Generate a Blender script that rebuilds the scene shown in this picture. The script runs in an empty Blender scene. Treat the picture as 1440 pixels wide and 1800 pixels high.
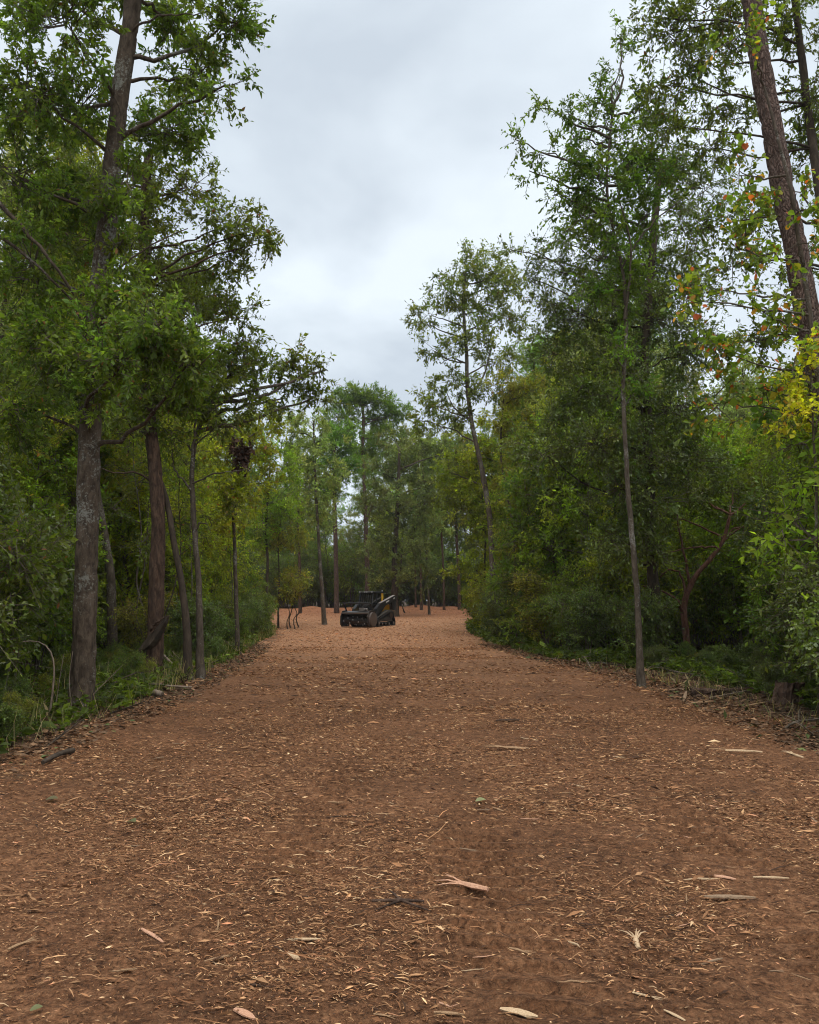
import bpy, math, numpy as np
from mathutils import Vector, Matrix
R = math.radians
sc = bpy.context.scene
COL = sc.collection

# ------------------------------------------------------------------ camera
PITCH = R(6.1); CAMH = 1.6; FPX = 1440.0
cd = bpy.data.cameras.new('camera'); cam = bpy.data.objects.new('camera', cd); COL.objects.link(cam)
cam.location = (0, 0, CAMH); cam.rotation_euler = (R(90) + PITCH, 0, 0)
cd.sensor_fit = 'HORIZONTAL'; cd.sensor_width = 36; cd.lens = 36.0 * FPX / 1440.0
cd.clip_start = 0.05; cd.clip_end = 3000
sc.camera = cam

# ------------------------------------------------------------------ sky (overcast: pale sky behind a broken cloud layer)
SUN_EL, SUN_AZ = R(74), R(165)
w = bpy.data.worlds.new('World'); sc.world = w; w.use_nodes = True
nt = w.node_tree; nt.nodes.clear()
def N(tree, kind, **kw):
    n = tree.nodes.new(kind)
    for k, v in kw.items():
        if k.startswith('i_'):
            n.inputs[k[2:].replace('_', ' ')].default_value = v
        else: setattr(n, k, v)
    return n
def L(tree, a, b): tree.links.new(a, b)
out = N(nt, 'ShaderNodeOutputWorld')
sky = N(nt, 'ShaderNodeTexSky', sky_type='NISHITA', sun_disc=False, sun_elevation=SUN_EL, sun_rotation=SUN_AZ)
bg1 = N(nt, 'ShaderNodeBackground', i_Strength=0.055); L(nt, sky.outputs[0], bg1.inputs[0])
tc = N(nt, 'ShaderNodeTexCoord')
sep = N(nt, 'ShaderNodeSeparateXYZ'); L(nt, tc.outputs['Generated'], sep.inputs[0])
zz = N(nt, 'ShaderNodeMath', operation='MAXIMUM'); L(nt, sep.outputs[2], zz.inputs[0]); zz.inputs[1].default_value = 0.0
za = N(nt, 'ShaderNodeMath', operation='ADD'); L(nt, zz.outputs[0], za.inputs[0]); za.inputs[1].default_value = 0.25
dv = N(nt, 'ShaderNodeVectorMath', operation='DIVIDE'); L(nt, tc.outputs['Generated'], dv.inputs[0])
cz = N(nt, 'ShaderNodeCombineXYZ')
for i in range(3): L(nt, za.outputs[0], cz.inputs[i])
L(nt, cz.outputs[0], dv.inputs[1])
mp = N(nt, 'ShaderNodeMapping'); mp.inputs['Scale'].default_value = (1.25, 1.25, 0.0); mp.inputs['Location'].default_value = (3.35, 1.6, 0); mp.inputs['Rotation'].default_value = (0, 0, 0.35)
L(nt, dv.outputs[0], mp.inputs[0])
no = N(nt, 'ShaderNodeTexNoise', i_Scale=1.7, i_Detail=5.0, i_Roughness=0.5, i_Distortion=0.2); L(nt, mp.outputs[0], no.inputs['Vector'])
cr = N(nt, 'ShaderNodeValToRGB')
cr.color_ramp.elements[0].position = 0.36; cr.color_ramp.elements[0].color = (0.555, 0.62, 0.69, 1)
cr.color_ramp.elements[1].position = 0.63; cr.color_ramp.elements[1].color = (0.79, 0.865, 0.925, 1)
L(nt, no.outputs['Fac'], cr.inputs[0])
bg2 = N(nt, 'ShaderNodeBackground', i_Strength=0.54); L(nt, cr.outputs[0], bg2.inputs[0])
mx = N(nt, 'ShaderNodeMixShader'); mx.inputs[0].default_value = 0.9
L(nt, bg1.outputs[0], mx.inputs[1]); L(nt, bg2.outputs[0], mx.inputs[2]); L(nt, mx.outputs[0], out.inputs[0])

# ------------------------------------------------------------------ sun through cloud, exposure
sl = bpy.data.lights.new('sun', 'SUN'); so = bpy.data.objects.new('sun', sl); COL.objects.link(so)
sl.energy = 1.5; sl.angle = R(75); sl.color = (1.0, 0.975, 0.94)
sdir = Vector((math.sin(SUN_AZ) * math.cos(SUN_EL), math.cos(SUN_AZ) * math.cos(SUN_EL), math.sin(SUN_EL)))
so.rotation_euler = sdir.to_track_quat('Z', 'Y').to_euler(); so.location = (0, 0, 40)
vs = sc.view_settings; vs.view_transform = 'Standard'; vs.look = 'None'; vs.exposure = 1.18; vs.gamma = 1.0; vs.use_curve_mapping = False
try: sc.display_settings.display_device = 'sRGB'
except Exception: pass
cy = sc.cycles
cy.filter_width = 1.1; cy.use_adaptive_sampling = True; cy.adaptive_threshold = 0.02; cy.max_bounces = 5; cy.diffuse_bounces = 3; cy.glossy_bounces = 2; cy.transmission_bounces = 4; cy.transparent_max_bounces = 6; cy.volume_bounces = 1
cy.sample_clamp_indirect = 4.0; cy.caustics_reflective = False; cy.caustics_refractive = False

# ------------------------------------------------------------------ numeric helpers
def rng_(s): return np.random.default_rng(s)
def nz(v): return v / np.maximum(np.linalg.norm(v, axis=-1, keepdims=True), 1e-9)
def hash2(ix, iy, s):
    h = (ix.astype(np.int64) * 374761393 + iy.astype(np.int64) * 668265263 + s * 1442695041) & 0xFFFFFFFF
    h = ((h ^ (h >> 13)) * 1274126177) & 0xFFFFFFFF
    return ((h ^ (h >> 16)) & 0xFFFF) / 65535.0
def vnoise(x, y, s=0):
    ix, iy = np.floor(x), np.floor(y); fx, fy = x - ix, y - iy
    fx = fx * fx * (3 - 2 * fx); fy = fy * fy * (3 - 2 * fy)
    a, b = hash2(ix, iy, s), hash2(ix + 1, iy, s); c, d = hash2(ix, iy + 1, s), hash2(ix + 1, iy + 1, s)
    return (a * (1 - fx) + b * fx) * (1 - fy) + (c * (1 - fx) + d * fx) * fy
def fbm(x, y, s=0, o=4):
    t, a, n = 0.0, 1.0, 0.0
    for k in range(o):
        t = t + a * vnoise(x * 2 ** k + 17.3 * k, y * 2 ** k - 9.1 * k, s + k); n += a; a *= 0.5
    return t / n
def sstep(a, b, x):
    t = np.clip((x - a) / (b - a), 0, 1); return t * t * (3 - 2 * t)

# lane edges
LY = [0, 5, 8.4, 11.2, 14, 17, 24, 30, 38, 44, 50, 60, 75, 120]; LX = [-5.5, -4.8, -4.25, -4.1, -4.2, -4.3, -4.9, -5.6, -6.2, -7.3, -10, -14, -18, -18]
RY = [0, 5, 9.4, 12, 15.9, 19, 22, 30, 38, 46, 55, 65, 75, 120]; RX = [6.5, 5.3, 4.75, 4.9, 4.9, 4.4, 3.9, 3.05, 2.9, 3.2, 4.0, 5.5, 8, 8]
def xl(y): return np.interp(y, LY, LX)
def xr(y): return np.interp(y, RY, RX)
BACKY = 74.0
TRACKS = ((0.50, 2.9, 6.9, 0.32, -0.03), (1.95, 3.1, 7.5, 0.26, 0.02), (-0.75, 5.0, 9.0, 0.26, 0.04))
def trackmask(x, y):
    t_ = 0.0
    for (cx, y0, y1, wd, lean) in TRACKS: t_ = t_ + np.exp(-((x - cx - lean * (y - y0)) / wd) ** 4) * sstep(y0 - .3, y0 + .4, y) * (1 - sstep(y1 - 1, y1 + .3, y))
    return t_
def hz(x, y, fine=True):
    x = np.asarray(x, float); y = np.asarray(y, float)
    z = 0.78 * sstep(44, 76, y) + 0.10 * (fbm(x * 0.25, y * 0.25, 3, 2) - 0.5)
    side = np.maximum(xl(y) - x, x - xr(y))
    z = z + 0.10 * sstep(-0.2, 0.8, side) * fbm(x * 0.9, y * 0.9, 8, 3)
    # push-up berms of red soil along the far edge
    z = z + 0.35 * np.exp(-((y - BACKY - 1.2) / 1.3) ** 2) * sstep(0.35, 0.75, fbm(x * 0.35, y * 0.1, 21, 2))
    if fine:
        near = 1 - sstep(9, 26, y)
        z = z + near * (0.075 * (fbm(x * 2.2, y * 2.2, 31, 4) - 0.5) + 0.034 * (1 - .75 * np.clip(trackmask(x, y), 0, 1)) * (fbm(x * 9, y * 9, 41, 3) - 0.5))
        for (cx, y0, y1, wd, lean) in TRACKS:
            c = cx + lean * (y - y0)
            m = np.exp(-((x - c) / wd) ** 4) * sstep(y0 - .3, y0 + .4, y) * (1 - sstep(y1 - 1, y1 + .3, y)) * sstep(.22, .5, fbm(x * 1.6, y * 1.6, 55, 2))
            z = z + m * (0.048 * (1 - ((y + 0.10 * (x - c) + .02 * fbm(x * 1.5, y * 1.5, 5, 2)) / 0.18) % 1.0) * (.75 + .4 * fbm(x * 3, y * 3, 6, 2)) - 0.025)
    return z

CAMV = np.array([0, 0, CAMH])
_f = np.array([0, math.cos(PITCH), math.sin(PITCH)]); _u = np.array([0, -math.sin(PITCH), math.cos(PITCH)]); _r = np.array([1.0, 0, 0])
def P(px, py, Y):
    """the place Y metres down the lane seen at that spot of the photograph"""
    d = (px - 720) / FPX * _r + _f + (900 - py) / FPX * _u
    return CAMV + d * (Y / d[1])
def G(px, py):
    d = (px - 720) / FPX * _r + _f + (900 - py) / FPX * _u
    t = CAMH / max(-d[2], 1e-3)
    for _ in range(30):
        p = CAMV + d * t
        t = t + (p[2] - float(hz(p[0], p[1], False))) / max(-d[2], 0.02) * 0.7
    p = CAMV + d * t
    return np.array([p[0], p[1], float(hz(p[0], p[1]))])
def proj(p):
    v = np.asarray(p, float) - CAMV; zc = v @ _f
    return 720 + FPX * (v @ _r) / zc, 900 - FPX * (v @ _u) / zc

# ------------------------------------------------------------------ mesh helpers
class MB:
    def __init__(s): s.v = []; s.f = []; s.m = []; s.n = 0; s.c = []
    def add(s, v, f, mat=0, col=None):
        v = np.asarray(v, float).reshape(-1, 3); f = np.asarray(f, np.int64)
        s.v.append(v); s.f.append(f + s.n); s.m.append(np.full(len(f), mat, np.int32)); s.n += len(v)
        s.c.append(np.ones((len(v), 3)) * 0.5 if col is None else np.broadcast_to(col, (len(v), 3)))
    def box(s, c, sz, mat=0, rot=None, taper=1.0):
        h = np.array(sz, float) / 2
        v = np.array([[x, y, z] for z in (-1, 1) for y in (-1, 1) for x in (-1, 1)], float)
        v[4:, :2] *= taper
        v = v * h
        if rot is not None: v = v @ np.array(rot).T
        s.add(v + np.array(c, float), [[0, 2, 3, 1], [4, 5, 7, 6], [0, 1, 5, 4], [2, 6, 7, 3], [0, 4, 6, 2], [1, 3, 7, 5]], mat)
    def prism(s, poly, y0, y1, mat=0):
        """profile in x,z pushed along y"""
        n = len(poly); p = np.array(poly, float)
        v = np.concatenate([np.c_[p[:, 0], np.full(n, y0), p[:, 1]], np.c_[p[:, 0], np.full(n, y1), p[:, 1]]])
        s.add(v, [[i, (i + 1) % n, n + (i + 1) % n, n + i] for i in range(n)], mat)
        c0, c1 = v[:n].mean(0), v[n:].mean(0)
        tri = [[i, (i + 1) % n, n] for i in range(n)]
        s.add(np.vstack([v[:n], c0]), tri, mat); s.add(np.vstack([v[n:], c1]), [[a[1], a[0], a[2]] for a in tri], mat)
    def tube(s, pts, rad, k=8, mat=0, cap=True, jit=0.0, seed=0, flare=0.0):
        pts = np.asarray(pts, float); n = len(pts); rad = np.broadcast_to(np.asarray(rad, float), (n,)).copy()
        t = nz(np.gradient(pts, axis=0)); ref = np.array([1.0, 0, 0]) if abs(t[0][0]) < 0.8 else np.array([0, 1.0, 0])
        rings = []; g = rng_(seed); ph = g.uniform(0, 6.28, 4); a = np.arange(k) / k * 2 * math.pi
        for i in range(n):
            u = nz(ref - t[i] * (ref @ t[i])); vv = np.cross(t[i], u); ref = u
            rr = rad[i] * np.ones(k)
            if jit: rr = rr * (1 + jit * (np.sin(2 * a + ph[0] + i * .31) * .5 + np.sin(3 * a + ph[1] - i * .5) * .35 + g.normal(0, .3, k)))
            if flare: rr = rr * (1 + flare * math.exp(-i / max(n * .05, 1.2)) * (0.7 + 0.5 * np.sin(4 * a + ph[2])))
            rings.append(pts[i] + np.outer(np.cos(a) * rr, u) + np.outer(np.sin(a) * rr, vv))
        v = np.concatenate(rings); f = []
        for i in range(n - 1):
            for j in range(k): f.append([i * k + j, i * k + (j + 1) % k, (i + 1) * k + (j + 1) % k, (i + 1) * k + j])
        s.add(v, f, mat)
        if cap:
            for o, c in ((0, pts[0]), ((n - 1) * k, pts[-1])):
                s.add(np.vstack([v[o:o + k], c]), [[j, (j + 1) % k, k] for j in range(k)], mat)
    def cyl(s, a, b, r, k=16, mat=0): s.tube([a, b], [r, r], k, mat)
    def mesh(s, name, mats, smooth=False, col=False):
        me = bpy.data.meshes.new(name)
        v = np.concatenate(s.v); nv = len(v)
        tot, idx, mi = [], [], []
        for f, m in zip(s.f, s.m):
            tot.append(np.full(len(f), f.shape[1], np.int32)); idx.append(f.reshape(-1)); mi.append(m)
        tot = np.concatenate(tot); idx = np.concatenate(idx).astype(np.int32); mi = np.concatenate(mi)
        me.vertices.add(nv); me.vertices.foreach_set('co', v.astype(np.float32).ravel())
        me.loops.add(len(idx)); me.loops.foreach_set('vertex_index', idx)
        me.polygons.add(len(tot)); st = np.zeros(len(tot), np.int32); st[1:] = np.cumsum(tot)[:-1]
        me.polygons.foreach_set('loop_start', st); me.polygons.foreach_set('material_index', mi)
        if smooth: me.polygons.foreach_set('use_smooth', np.ones(len(tot), bool))
        else: me.polygons.foreach_set('use_smooth', np.zeros(len(tot), bool))
        if col:
            c = np.concatenate(s.c); at = me.attributes.new('tint', 'FLOAT_COLOR', 'POINT')
            at.data.foreach_set('color', np.c_[c, np.ones(nv)].astype(np.float32).ravel())
        for m in mats: me.materials.append(m)
        me.update(calc_edges=True)
        return me
def link(name, me, parent=None, loc=None, **kw):
    o = bpy.data.objects.new(name, me); COL.objects.link(o)
    if parent is not None: o.parent = parent
    if loc is not None: o.location = loc
    for k, v in kw.items(): o[k] = v
    return o
def tag(o, label, cat, group=None):
    o['label'] = label; o['category'] = cat
    if group: o['group'] = group
    return o
def bevel(o, wd=0.012, seg=2):
    m = o.modifiers.new('bevel', 'BEVEL'); m.width = wd; m.segments = seg; m.limit_method = 'ANGLE'; m.angle_limit = R(40); return o
def smoothpath(pts, n):
    pts = np.asarray(pts, float); m = len(pts)
    d = np.r_[0, np.cumsum(np.linalg.norm(np.diff(pts, axis=0), axis=1))]; t = np.linspace(0, d[-1], n)
    tan = np.gradient(pts, d, axis=0); res = []
    for q in t:
        i = min(np.searchsorted(d, q, side='right') - 1, m - 2); h = d[i + 1] - d[i]; u = (q - d[i]) / h
        res.append((2*u**3-3*u**2+1)*pts[i] + (u**3-2*u**2+u)*h*tan[i] + (-2*u**3+3*u**2)*pts[i+1] + (u**3-u**2)*h*tan[i+1])
    return np.array(res)

# ------------------------------------------------------------------ materials
def mat(name):
    m = bpy.data.materials.new(name); m.use_nodes = True; t = m.node_tree; t.nodes.clear()
    o = N(t, 'ShaderNodeOutputMaterial'); return m, t, o
def plain(name, col, rough=0.5, metal=0.0, grime=0.25, scale=6.0, spec=0.5):
    m, t, o = mat(name)
    b = N(t, 'ShaderNodeBsdfPrincipled'); b.inputs['Roughness'].default_value = rough; b.inputs['Metallic'].default_value = metal; b.inputs['Specular IOR Level'].default_value = spec
    c = N(t, 'ShaderNodeTexCoord'); n = N(t, 'ShaderNodeTexNoise', i_Scale=scale, i_Detail=6.0, i_Roughness=0.65); L(t, c.outputs['Object'], n.inputs['Vector'])
    r = N(t, 'ShaderNodeValToRGB'); r.color_ramp.elements[0].position = 0.35; r.color_ramp.elements[1].position = 0.75
    d = np.array([0.16, 0.09, 0.05])
    r.color_ramp.elements[0].color = (*col, 1); r.color_ramp.elements[1].color = (*(np.array(col) * (1 - grime) + d * grime), 1)
    L(t, n.outputs['Fac'], r.inputs[0]); L(t, r.outputs[0], b.inputs['Base Color'])
    rr = N(t, 'ShaderNodeMapRange'); rr.inputs['To Min'].default_value = rough * .8; rr.inputs['To Max'].default_value = min(1, rough * 1.4); L(t, n.outputs['Fac'], rr.inputs[0]); L(t, rr.outputs[0], b.inputs['Roughness'])
    L(t, b.outputs[0], o.inputs[0]); return m
def leaf_mat(name, gloss=0.5, rough=0.42, trans=0.32):
    m, t, o = mat(name)
    a = N(t, 'ShaderNodeAttribute', attribute_name='tint')
    oi = N(t, 'ShaderNodeObjectInfo')
    hs = N(t, 'ShaderNodeHueSaturation')
    h = N(t, 'ShaderNodeMapRange'); h.inputs['To Min'].default_value = 0.485; h.inputs['To Max'].default_value = 0.515; L(t, oi.outputs['Random'], h.inputs[0]); L(t, h.outputs[0], hs.inputs['Hue'])
    v = N(t, 'ShaderNodeMapRange'); v.inputs['To Min'].default_value = 0.85; v.inputs['To Max'].default_value = 1.15; L(t, oi.outputs['Random'], v.inputs[0]); L(t, v.outputs[0], hs.inputs['Value'])
    L(t, a.outputs['Color'], hs.inputs['Color'])
    b = N(t, 'ShaderNodeBsdfPrincipled'); b.inputs['Roughness'].default_value = rough; b.inputs['Specular IOR Level'].default_value = gloss
    L(t, hs.outputs[0], b.inputs['Base Color'])
    tr = N(t, 'ShaderNodeBsdfTranslucent'); tm = N(t, 'ShaderNodeMix', data_type='RGBA', blend_type='MULTIPLY'); tm.inputs[0].default_value = 1.0
    tm.inputs[7].default_value = (1.9, 2.0, 0.9, 1); L(t, hs.outputs[0], tm.inputs[6]); L(t, tm.outputs[2], tr.inputs[0])
    x = N(t, 'ShaderNodeMixShader'); x.inputs[0].default_value = trans; L(t, b.outputs[0], x.inputs[1]); L(t, tr.outputs[0], x.inputs[2]); L(t, x.outputs[0], o.inputs[0])
    return m
def bark_mat(name, c0, c1, c2, scale=9.0, stretch=0.25, spots=0.0, spotcol=(.34, .35, .31), bump=0.5, plates=False, mossbase=0.0):
    m, t, o = mat(name)
    c = N(t, 'ShaderNodeTexCoord'); mpn = N(t, 'ShaderNodeMapping'); mpn.inputs['Scale'].default_value = (1, 1, stretch); L(t, c.outputs['Object'], mpn.inputs[0])
    n1 = N(t, 'ShaderNodeTexNoise', i_Scale=scale, i_Detail=8.0, i_Roughness=0.68, i_Distortion=0.6); L(t, mpn.outputs[0], n1.inputs['Vector'])
    r = N(t, 'ShaderNodeValToRGB'); e = r.color_ramp.elements; e[0].position = .3; e[0].color = (*c0, 1); e[1].position = .72; e[1].color = (*c2, 1); q = e.new(.5); q.color = (*c1, 1)
    L(t, n1.outputs['Fac'], r.inputs[0]); colr = r.outputs[0]; hgt = n1.outputs['Fac']
    if plates:
        mp2 = N(t, 'ShaderNodeMapping'); mp2.inputs['Scale'].default_value = (1, 1, .38); L(t, c.outputs['Object'], mp2.inputs[0])
        nd = N(t, 'ShaderNodeTexNoise', i_Scale=5.0, i_Detail=3.0); L(t, mp2.outputs[0], nd.inputs['Vector'])
        ad = N(t, 'ShaderNodeMix', data_type='RGBA'); ad.inputs[0].default_value = .22; L(t, mp2.outputs[0], ad.inputs[6]); L(t, nd.outputs['Color'], ad.inputs[7])
        vo = N(t, 'ShaderNodeTexVoronoi', feature='DISTANCE_TO_EDGE', i_Scale=26.0); L(t, ad.outputs[2], vo.inputs['Vector'])
        vr = N(t, 'ShaderNodeMapRange'); vr.inputs['From Max'].default_value = .22; vr.inputs['To Min'].default_value = .3; L(t, vo.outputs['Distance'], vr.inputs[0])
        mm = N(t, 'ShaderNodeMix', data_type='RGBA'); L(t, vr.outputs[0], mm.inputs[0]); mm.inputs[6].default_value = (*[k * .75 for k in c0], 1); L(t, colr, mm.inputs[7]); colr = mm.outputs[2]
        ma = N(t, 'ShaderNodeMath', operation='MULTIPLY_ADD'); L(t, vr.outputs[0], ma.inputs[0]); ma.inputs[1].default_value = 1.2; L(t, hgt, ma.inputs[2]); hgt = ma.outputs[0]
    if spots:
        n2 = N(t, 'ShaderNodeTexNoise', i_Scale=26.0, i_Detail=7.0, i_Roughness=.75); L(t, c.outputs['Object'], n2.inputs['Vector'])
        n3 = N(t, 'ShaderNodeTexNoise', i_Scale=1.3, i_Detail=2.0); L(t, c.outputs['Object'], n3.inputs['Vector'])
        s2 = N(t, 'ShaderNodeMath', operation='MULTIPLY'); L(t, n2.outputs['Fac'], s2.inputs[0]); L(t, n3.outputs['Fac'], s2.inputs[1])
        sr = N(t, 'ShaderNodeMapRange'); sr.inputs['From Min'].default_value = .315 - .03 * spots; sr.inputs['From Max'].default_value = .36 - .03 * spots; L(t, s2.outputs[0], sr.inputs[0])
        mm = N(t, 'ShaderNodeMix', data_type='RGBA'); L(t, sr.outputs[0], mm.inputs[0]); L(t, colr, mm.inputs[6]); mm.inputs[7].default_value = (*spotcol, 1); colr = mm.outputs[2]
    b = N(t, 'ShaderNodeBsdfPrincipled'); b.inputs['Roughness'].default_value = .9; b.inputs['Specular IOR Level'].default_value = .2
    L(t, colr, b.inputs['Base Color'])
    bp = N(t, 'ShaderNodeBump'); bp.inputs['Strength'].default_value = bump; bp.inputs['Distance'].default_value = .03; L(t, hgt, bp.inputs['Height']); L(t, bp.outputs[0], b.inputs['Normal'])
    L(t, b.outputs[0], o.inputs[0]); return m
def tint_mat(name, rough=.8):
    m, t, o = mat(name); a = N(t, 'ShaderNodeAttribute', attribute_name='tint')
    c = N(t, 'ShaderNodeTexCoord'); n = N(t, 'ShaderNodeTexNoise', i_Scale=60.0, i_Detail=3.0); L(t, c.outputs['Object'], n.inputs['Vector'])
    v = N(t, 'ShaderNodeMapRange'); v.inputs['To Min'].default_value = .75; v.inputs['To Max'].default_value = 1.25; L(t, n.outputs['Fac'], v.inputs[0])
    hs = N(t, 'ShaderNodeHueSaturation'); L(t, a.outputs['Color'], hs.inputs['Color']); L(t, v.outputs[0], hs.inputs['Value'])
    b = N(t, 'ShaderNodeBsdfPrincipled'); b.inputs['Roughness'].default_value = rough; b.inputs['Specular IOR Level'].default_value = .25; L(t, hs.outputs[0], b.inputs['Base Color']); L(t, b.outputs[0], o.inputs[0]); return m

M_LEAF = leaf_mat('leaf_matte', .25, .5, .45); M_LEAFG = leaf_mat('leaf_glossy', .5, .38, .3)
M_OAK = bark_mat('bark_oak', (.022, .015, .010), (.074, .053, .036), (.14, .104, .074), 14, .45, spots=.75, spotcol=(.2, .195, .165), bump=.9)
M_DARK = bark_mat('bark_dark', (.02, .015, .011), (.055, .04, .028), (.11, .08, .055), 9, .3, bump=.7)
M_RED = bark_mat('bark_reddish', (.016, .010, .007), (.07, .042, .028), (.165, .10, .066), 16, .3, bump=1.0)
M_GREY = bark_mat('bark_grey', (.03, .023, .016), (.082, .062, .044), (.15, .12, .09), 13, .4, spots=.5, spotcol=(.22, .21, .18), bump=.6)
M_PINE = bark_mat('bark_pine', (.06, .037, .028), (.15, .095, .073), (.26, .18, .145), 16, .4, bump=1.0, plates=True)
M_TWIG = bark_mat('bark_twig', (.04, .03, .02), (.10, .078, .055), (.17, .14, .1), 12, .5, bump=.2)
M_REDSHRUB = bark_mat('bark_red_shrub', (.03, .013, .009), (.115, .052, .034), (.22, .12, .08), 18, .3, bump=.8)
M_DEAD = bark_mat('dead_wood', (.07, .05, .035), (.2, .15, .11), (.36, .29, .22), 14, .3, bump=.6)
M_PEELED = bark_mat('peeled_wood', (.22, .12, .06), (.38, .23, .13), (.52, .37, .24), 14, .2, bump=.4)
M_CHIP = tint_mat('chip_tint')

# ------------------------------------------------------------------ foliage
def leaves(mb, g, base, d, ln, wd, col, flat=0.8, fine=False):
    """kite shaped folded leaves: base n x 3, direction n x 3, length n, half width n, colour n x 3"""
    n = len(base)
    nr = nz(np.array([0, 0, 1.0]) * flat + g.normal(0, .6, (n, 3)))
    s = nz(np.cross(d, nr)); q = np.cross(s, d)
    fold = (wd * g.uniform(-.1, .55, n))[:, None] * q
    bend = (ln * g.uniform(-.22, .05, n))[:, None] * q
    mid = base + d * (ln * .52)[:, None]
    if fine:
        w1 = wd[:, None]; tip = base + d * ln[:, None] + bend
        v = np.stack([base, base + d * (ln * .42)[:, None] + s * w1 * .8 + fold * .8, base + d * (ln * .78)[:, None] + s * w1 * .82 + fold * .8 + bend * .5, tip, base + d * (ln * .78)[:, None] - s * w1 * .82 + fold * .8 + bend * .5, base + d * (ln * .42)[:, None] - s * w1 * .8 + fold * .8], 1).reshape(-1, 3)
        o_ = np.arange(n)[:, None] * 6
        mb.add(v, np.concatenate([o_ + np.array([[0, 1, 2, 3]]), o_ + np.array([[0, 3, 4, 5]])]), 0, np.repeat(col, 6, 0)); return
    v = np.stack([base, mid + s * wd[:, None] + fold, base + d * ln[:, None] + bend, mid - s * wd[:, None] + fold], 1).reshape(-1, 3)
    f = np.arange(n * 4).reshape(n, 4)
    mb.add(v, f, 0, np.repeat(col, 4, 0))
def sticks(mb, a, b, r0, r1, mat=1):
    """thin three-sided twigs a->b"""
    n = len(a); t = nz(b - a); ref = np.where(np.abs(t[:, 2:3]) < .9, np.array([[0, 0, 1.0]]), np.array([[1.0, 0, 0]]))
    u = nz(np.cross(t, ref)); w_ = np.cross(t, u); V = []
    for p, r in ((a, r0), (b, r1)):
        r = np.broadcast_to(np.asarray(r, float), (n,))[:, None]
        for k in range(3):
            an = k * 2 * math.pi / 3; V.append(p + r * (math.cos(an) * u + math.sin(an) * w_))
    v = np.stack(V, 1).reshape(-1, 3); o = np.arange(n)[:, None] * 6
    f = np.concatenate([o + np.array([[k, (k + 1) % 3, 3 + (k + 1) % 3, 3 + k]]) for k in range(3)])
    mb.add(v, f, mat)
LEAF_LIFT = np.array([1.90, 1.78, .74])
def colours(g, n, pal, sub=None):
    LT = 1.0 if pal.get('dry') else LEAF_LIFT
    base = np.array(pal['c']) * LT; v = pal.get('v', .22)
    c = np.ones((n, 3)) * base
    m = g.random(n)[:, None] ** 1.5; c = c * (1 - .5 * m) + np.array(pal['c2']) * LT * .5 * m
    if sub is not None: c = c * sub
    c = c * np.exp(g.normal(0, v, n))[:, None]
    for (ac, p) in pal.get('alt', ()):
        k = g.random(n) < p; c[k] = np.array(ac) * np.exp(g.normal(0, .25, k.sum()))[:, None]
    return np.clip(c, .004, .8)
def foliage(mb, g, clumps, pal, L0=.08, W=.42, nsub=10, ntw=7, nlf=12, tl=.4, hang=.25, flat=.8, twigs=True, needle=False, rise=.15, sprig=.0, fine=False):
    C = np.array([c[0] for c in clumps], float); RR = np.array([np.broadcast_to(c[1], 3) for c in clumps], float); wt = np.array([c[2] if len(c) > 2 else 1.0 for c in clumps])
    ns = np.maximum(2, np.round(nsub * wt * RR.prod(1) ** (2 / 3.0)).astype(int))
    ci = np.repeat(np.arange(len(C)), ns); n = len(ci)
    dr = nz(g.normal(size=(n, 3))); S = C[ci] + RR[ci] * dr * (g.random(n) ** (1 / 2.3))[:, None] * np.exp(g.normal(0, .12, n))[:, None]
    O = nz(dr + g.normal(0, .35, (n, 3)))
    if twigs: sticks(mb, C[ci] + (S - C[ci]) * .15 + g.normal(0, .05, (n, 3)), S, .011, .005)
    subc = np.exp(g.normal(0, .2, n))[:, None] * (1 + np.c_[g.normal(0, .08, n), np.zeros(n), g.normal(0, .1, n)])
    ti = np.repeat(np.arange(n), ntw); m = len(ti)
    td = nz(O[ti] * .6 + g.normal(0, .75, (m, 3)) + np.array([0, 0, rise])); ll = tl * g.uniform(.45, 1.35, m)
    if sprig: ll = np.where(g.random(m) < sprig, ll * 1.6, ll)
    A = S[ti] + g.normal(0, .05, (m, 3)); B = A + td * ll[:, None]; B[:, 2] -= hang * ll * .35
    if twigs: sticks(mb, A, B, .005, .002)
    li = np.repeat(np.arange(m), nlf); k = len(li)
    t = (np.tile(np.arange(nlf), m) + g.random(k)) / nlf * .95 + .08
    if needle: t = 1 - (1 - t) * .55
    pos = A[li] + (B - A)[li] * t[:, None]
    dd = nz((B - A)[li] / ll[li][:, None] * .7 + g.normal(0, .75 if not needle else .45, (k, 3)) + np.array([0, 0, -hang]))
    ln = L0 * np.exp(g.normal(0, .28, k)); wd = ln * W * .5 * np.exp(g.normal(0, .18, k))
    leaves(mb, g, pos, dd, ln, wd, colours(g, k, pal, subc[ti][li]), flat, fine)

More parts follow.
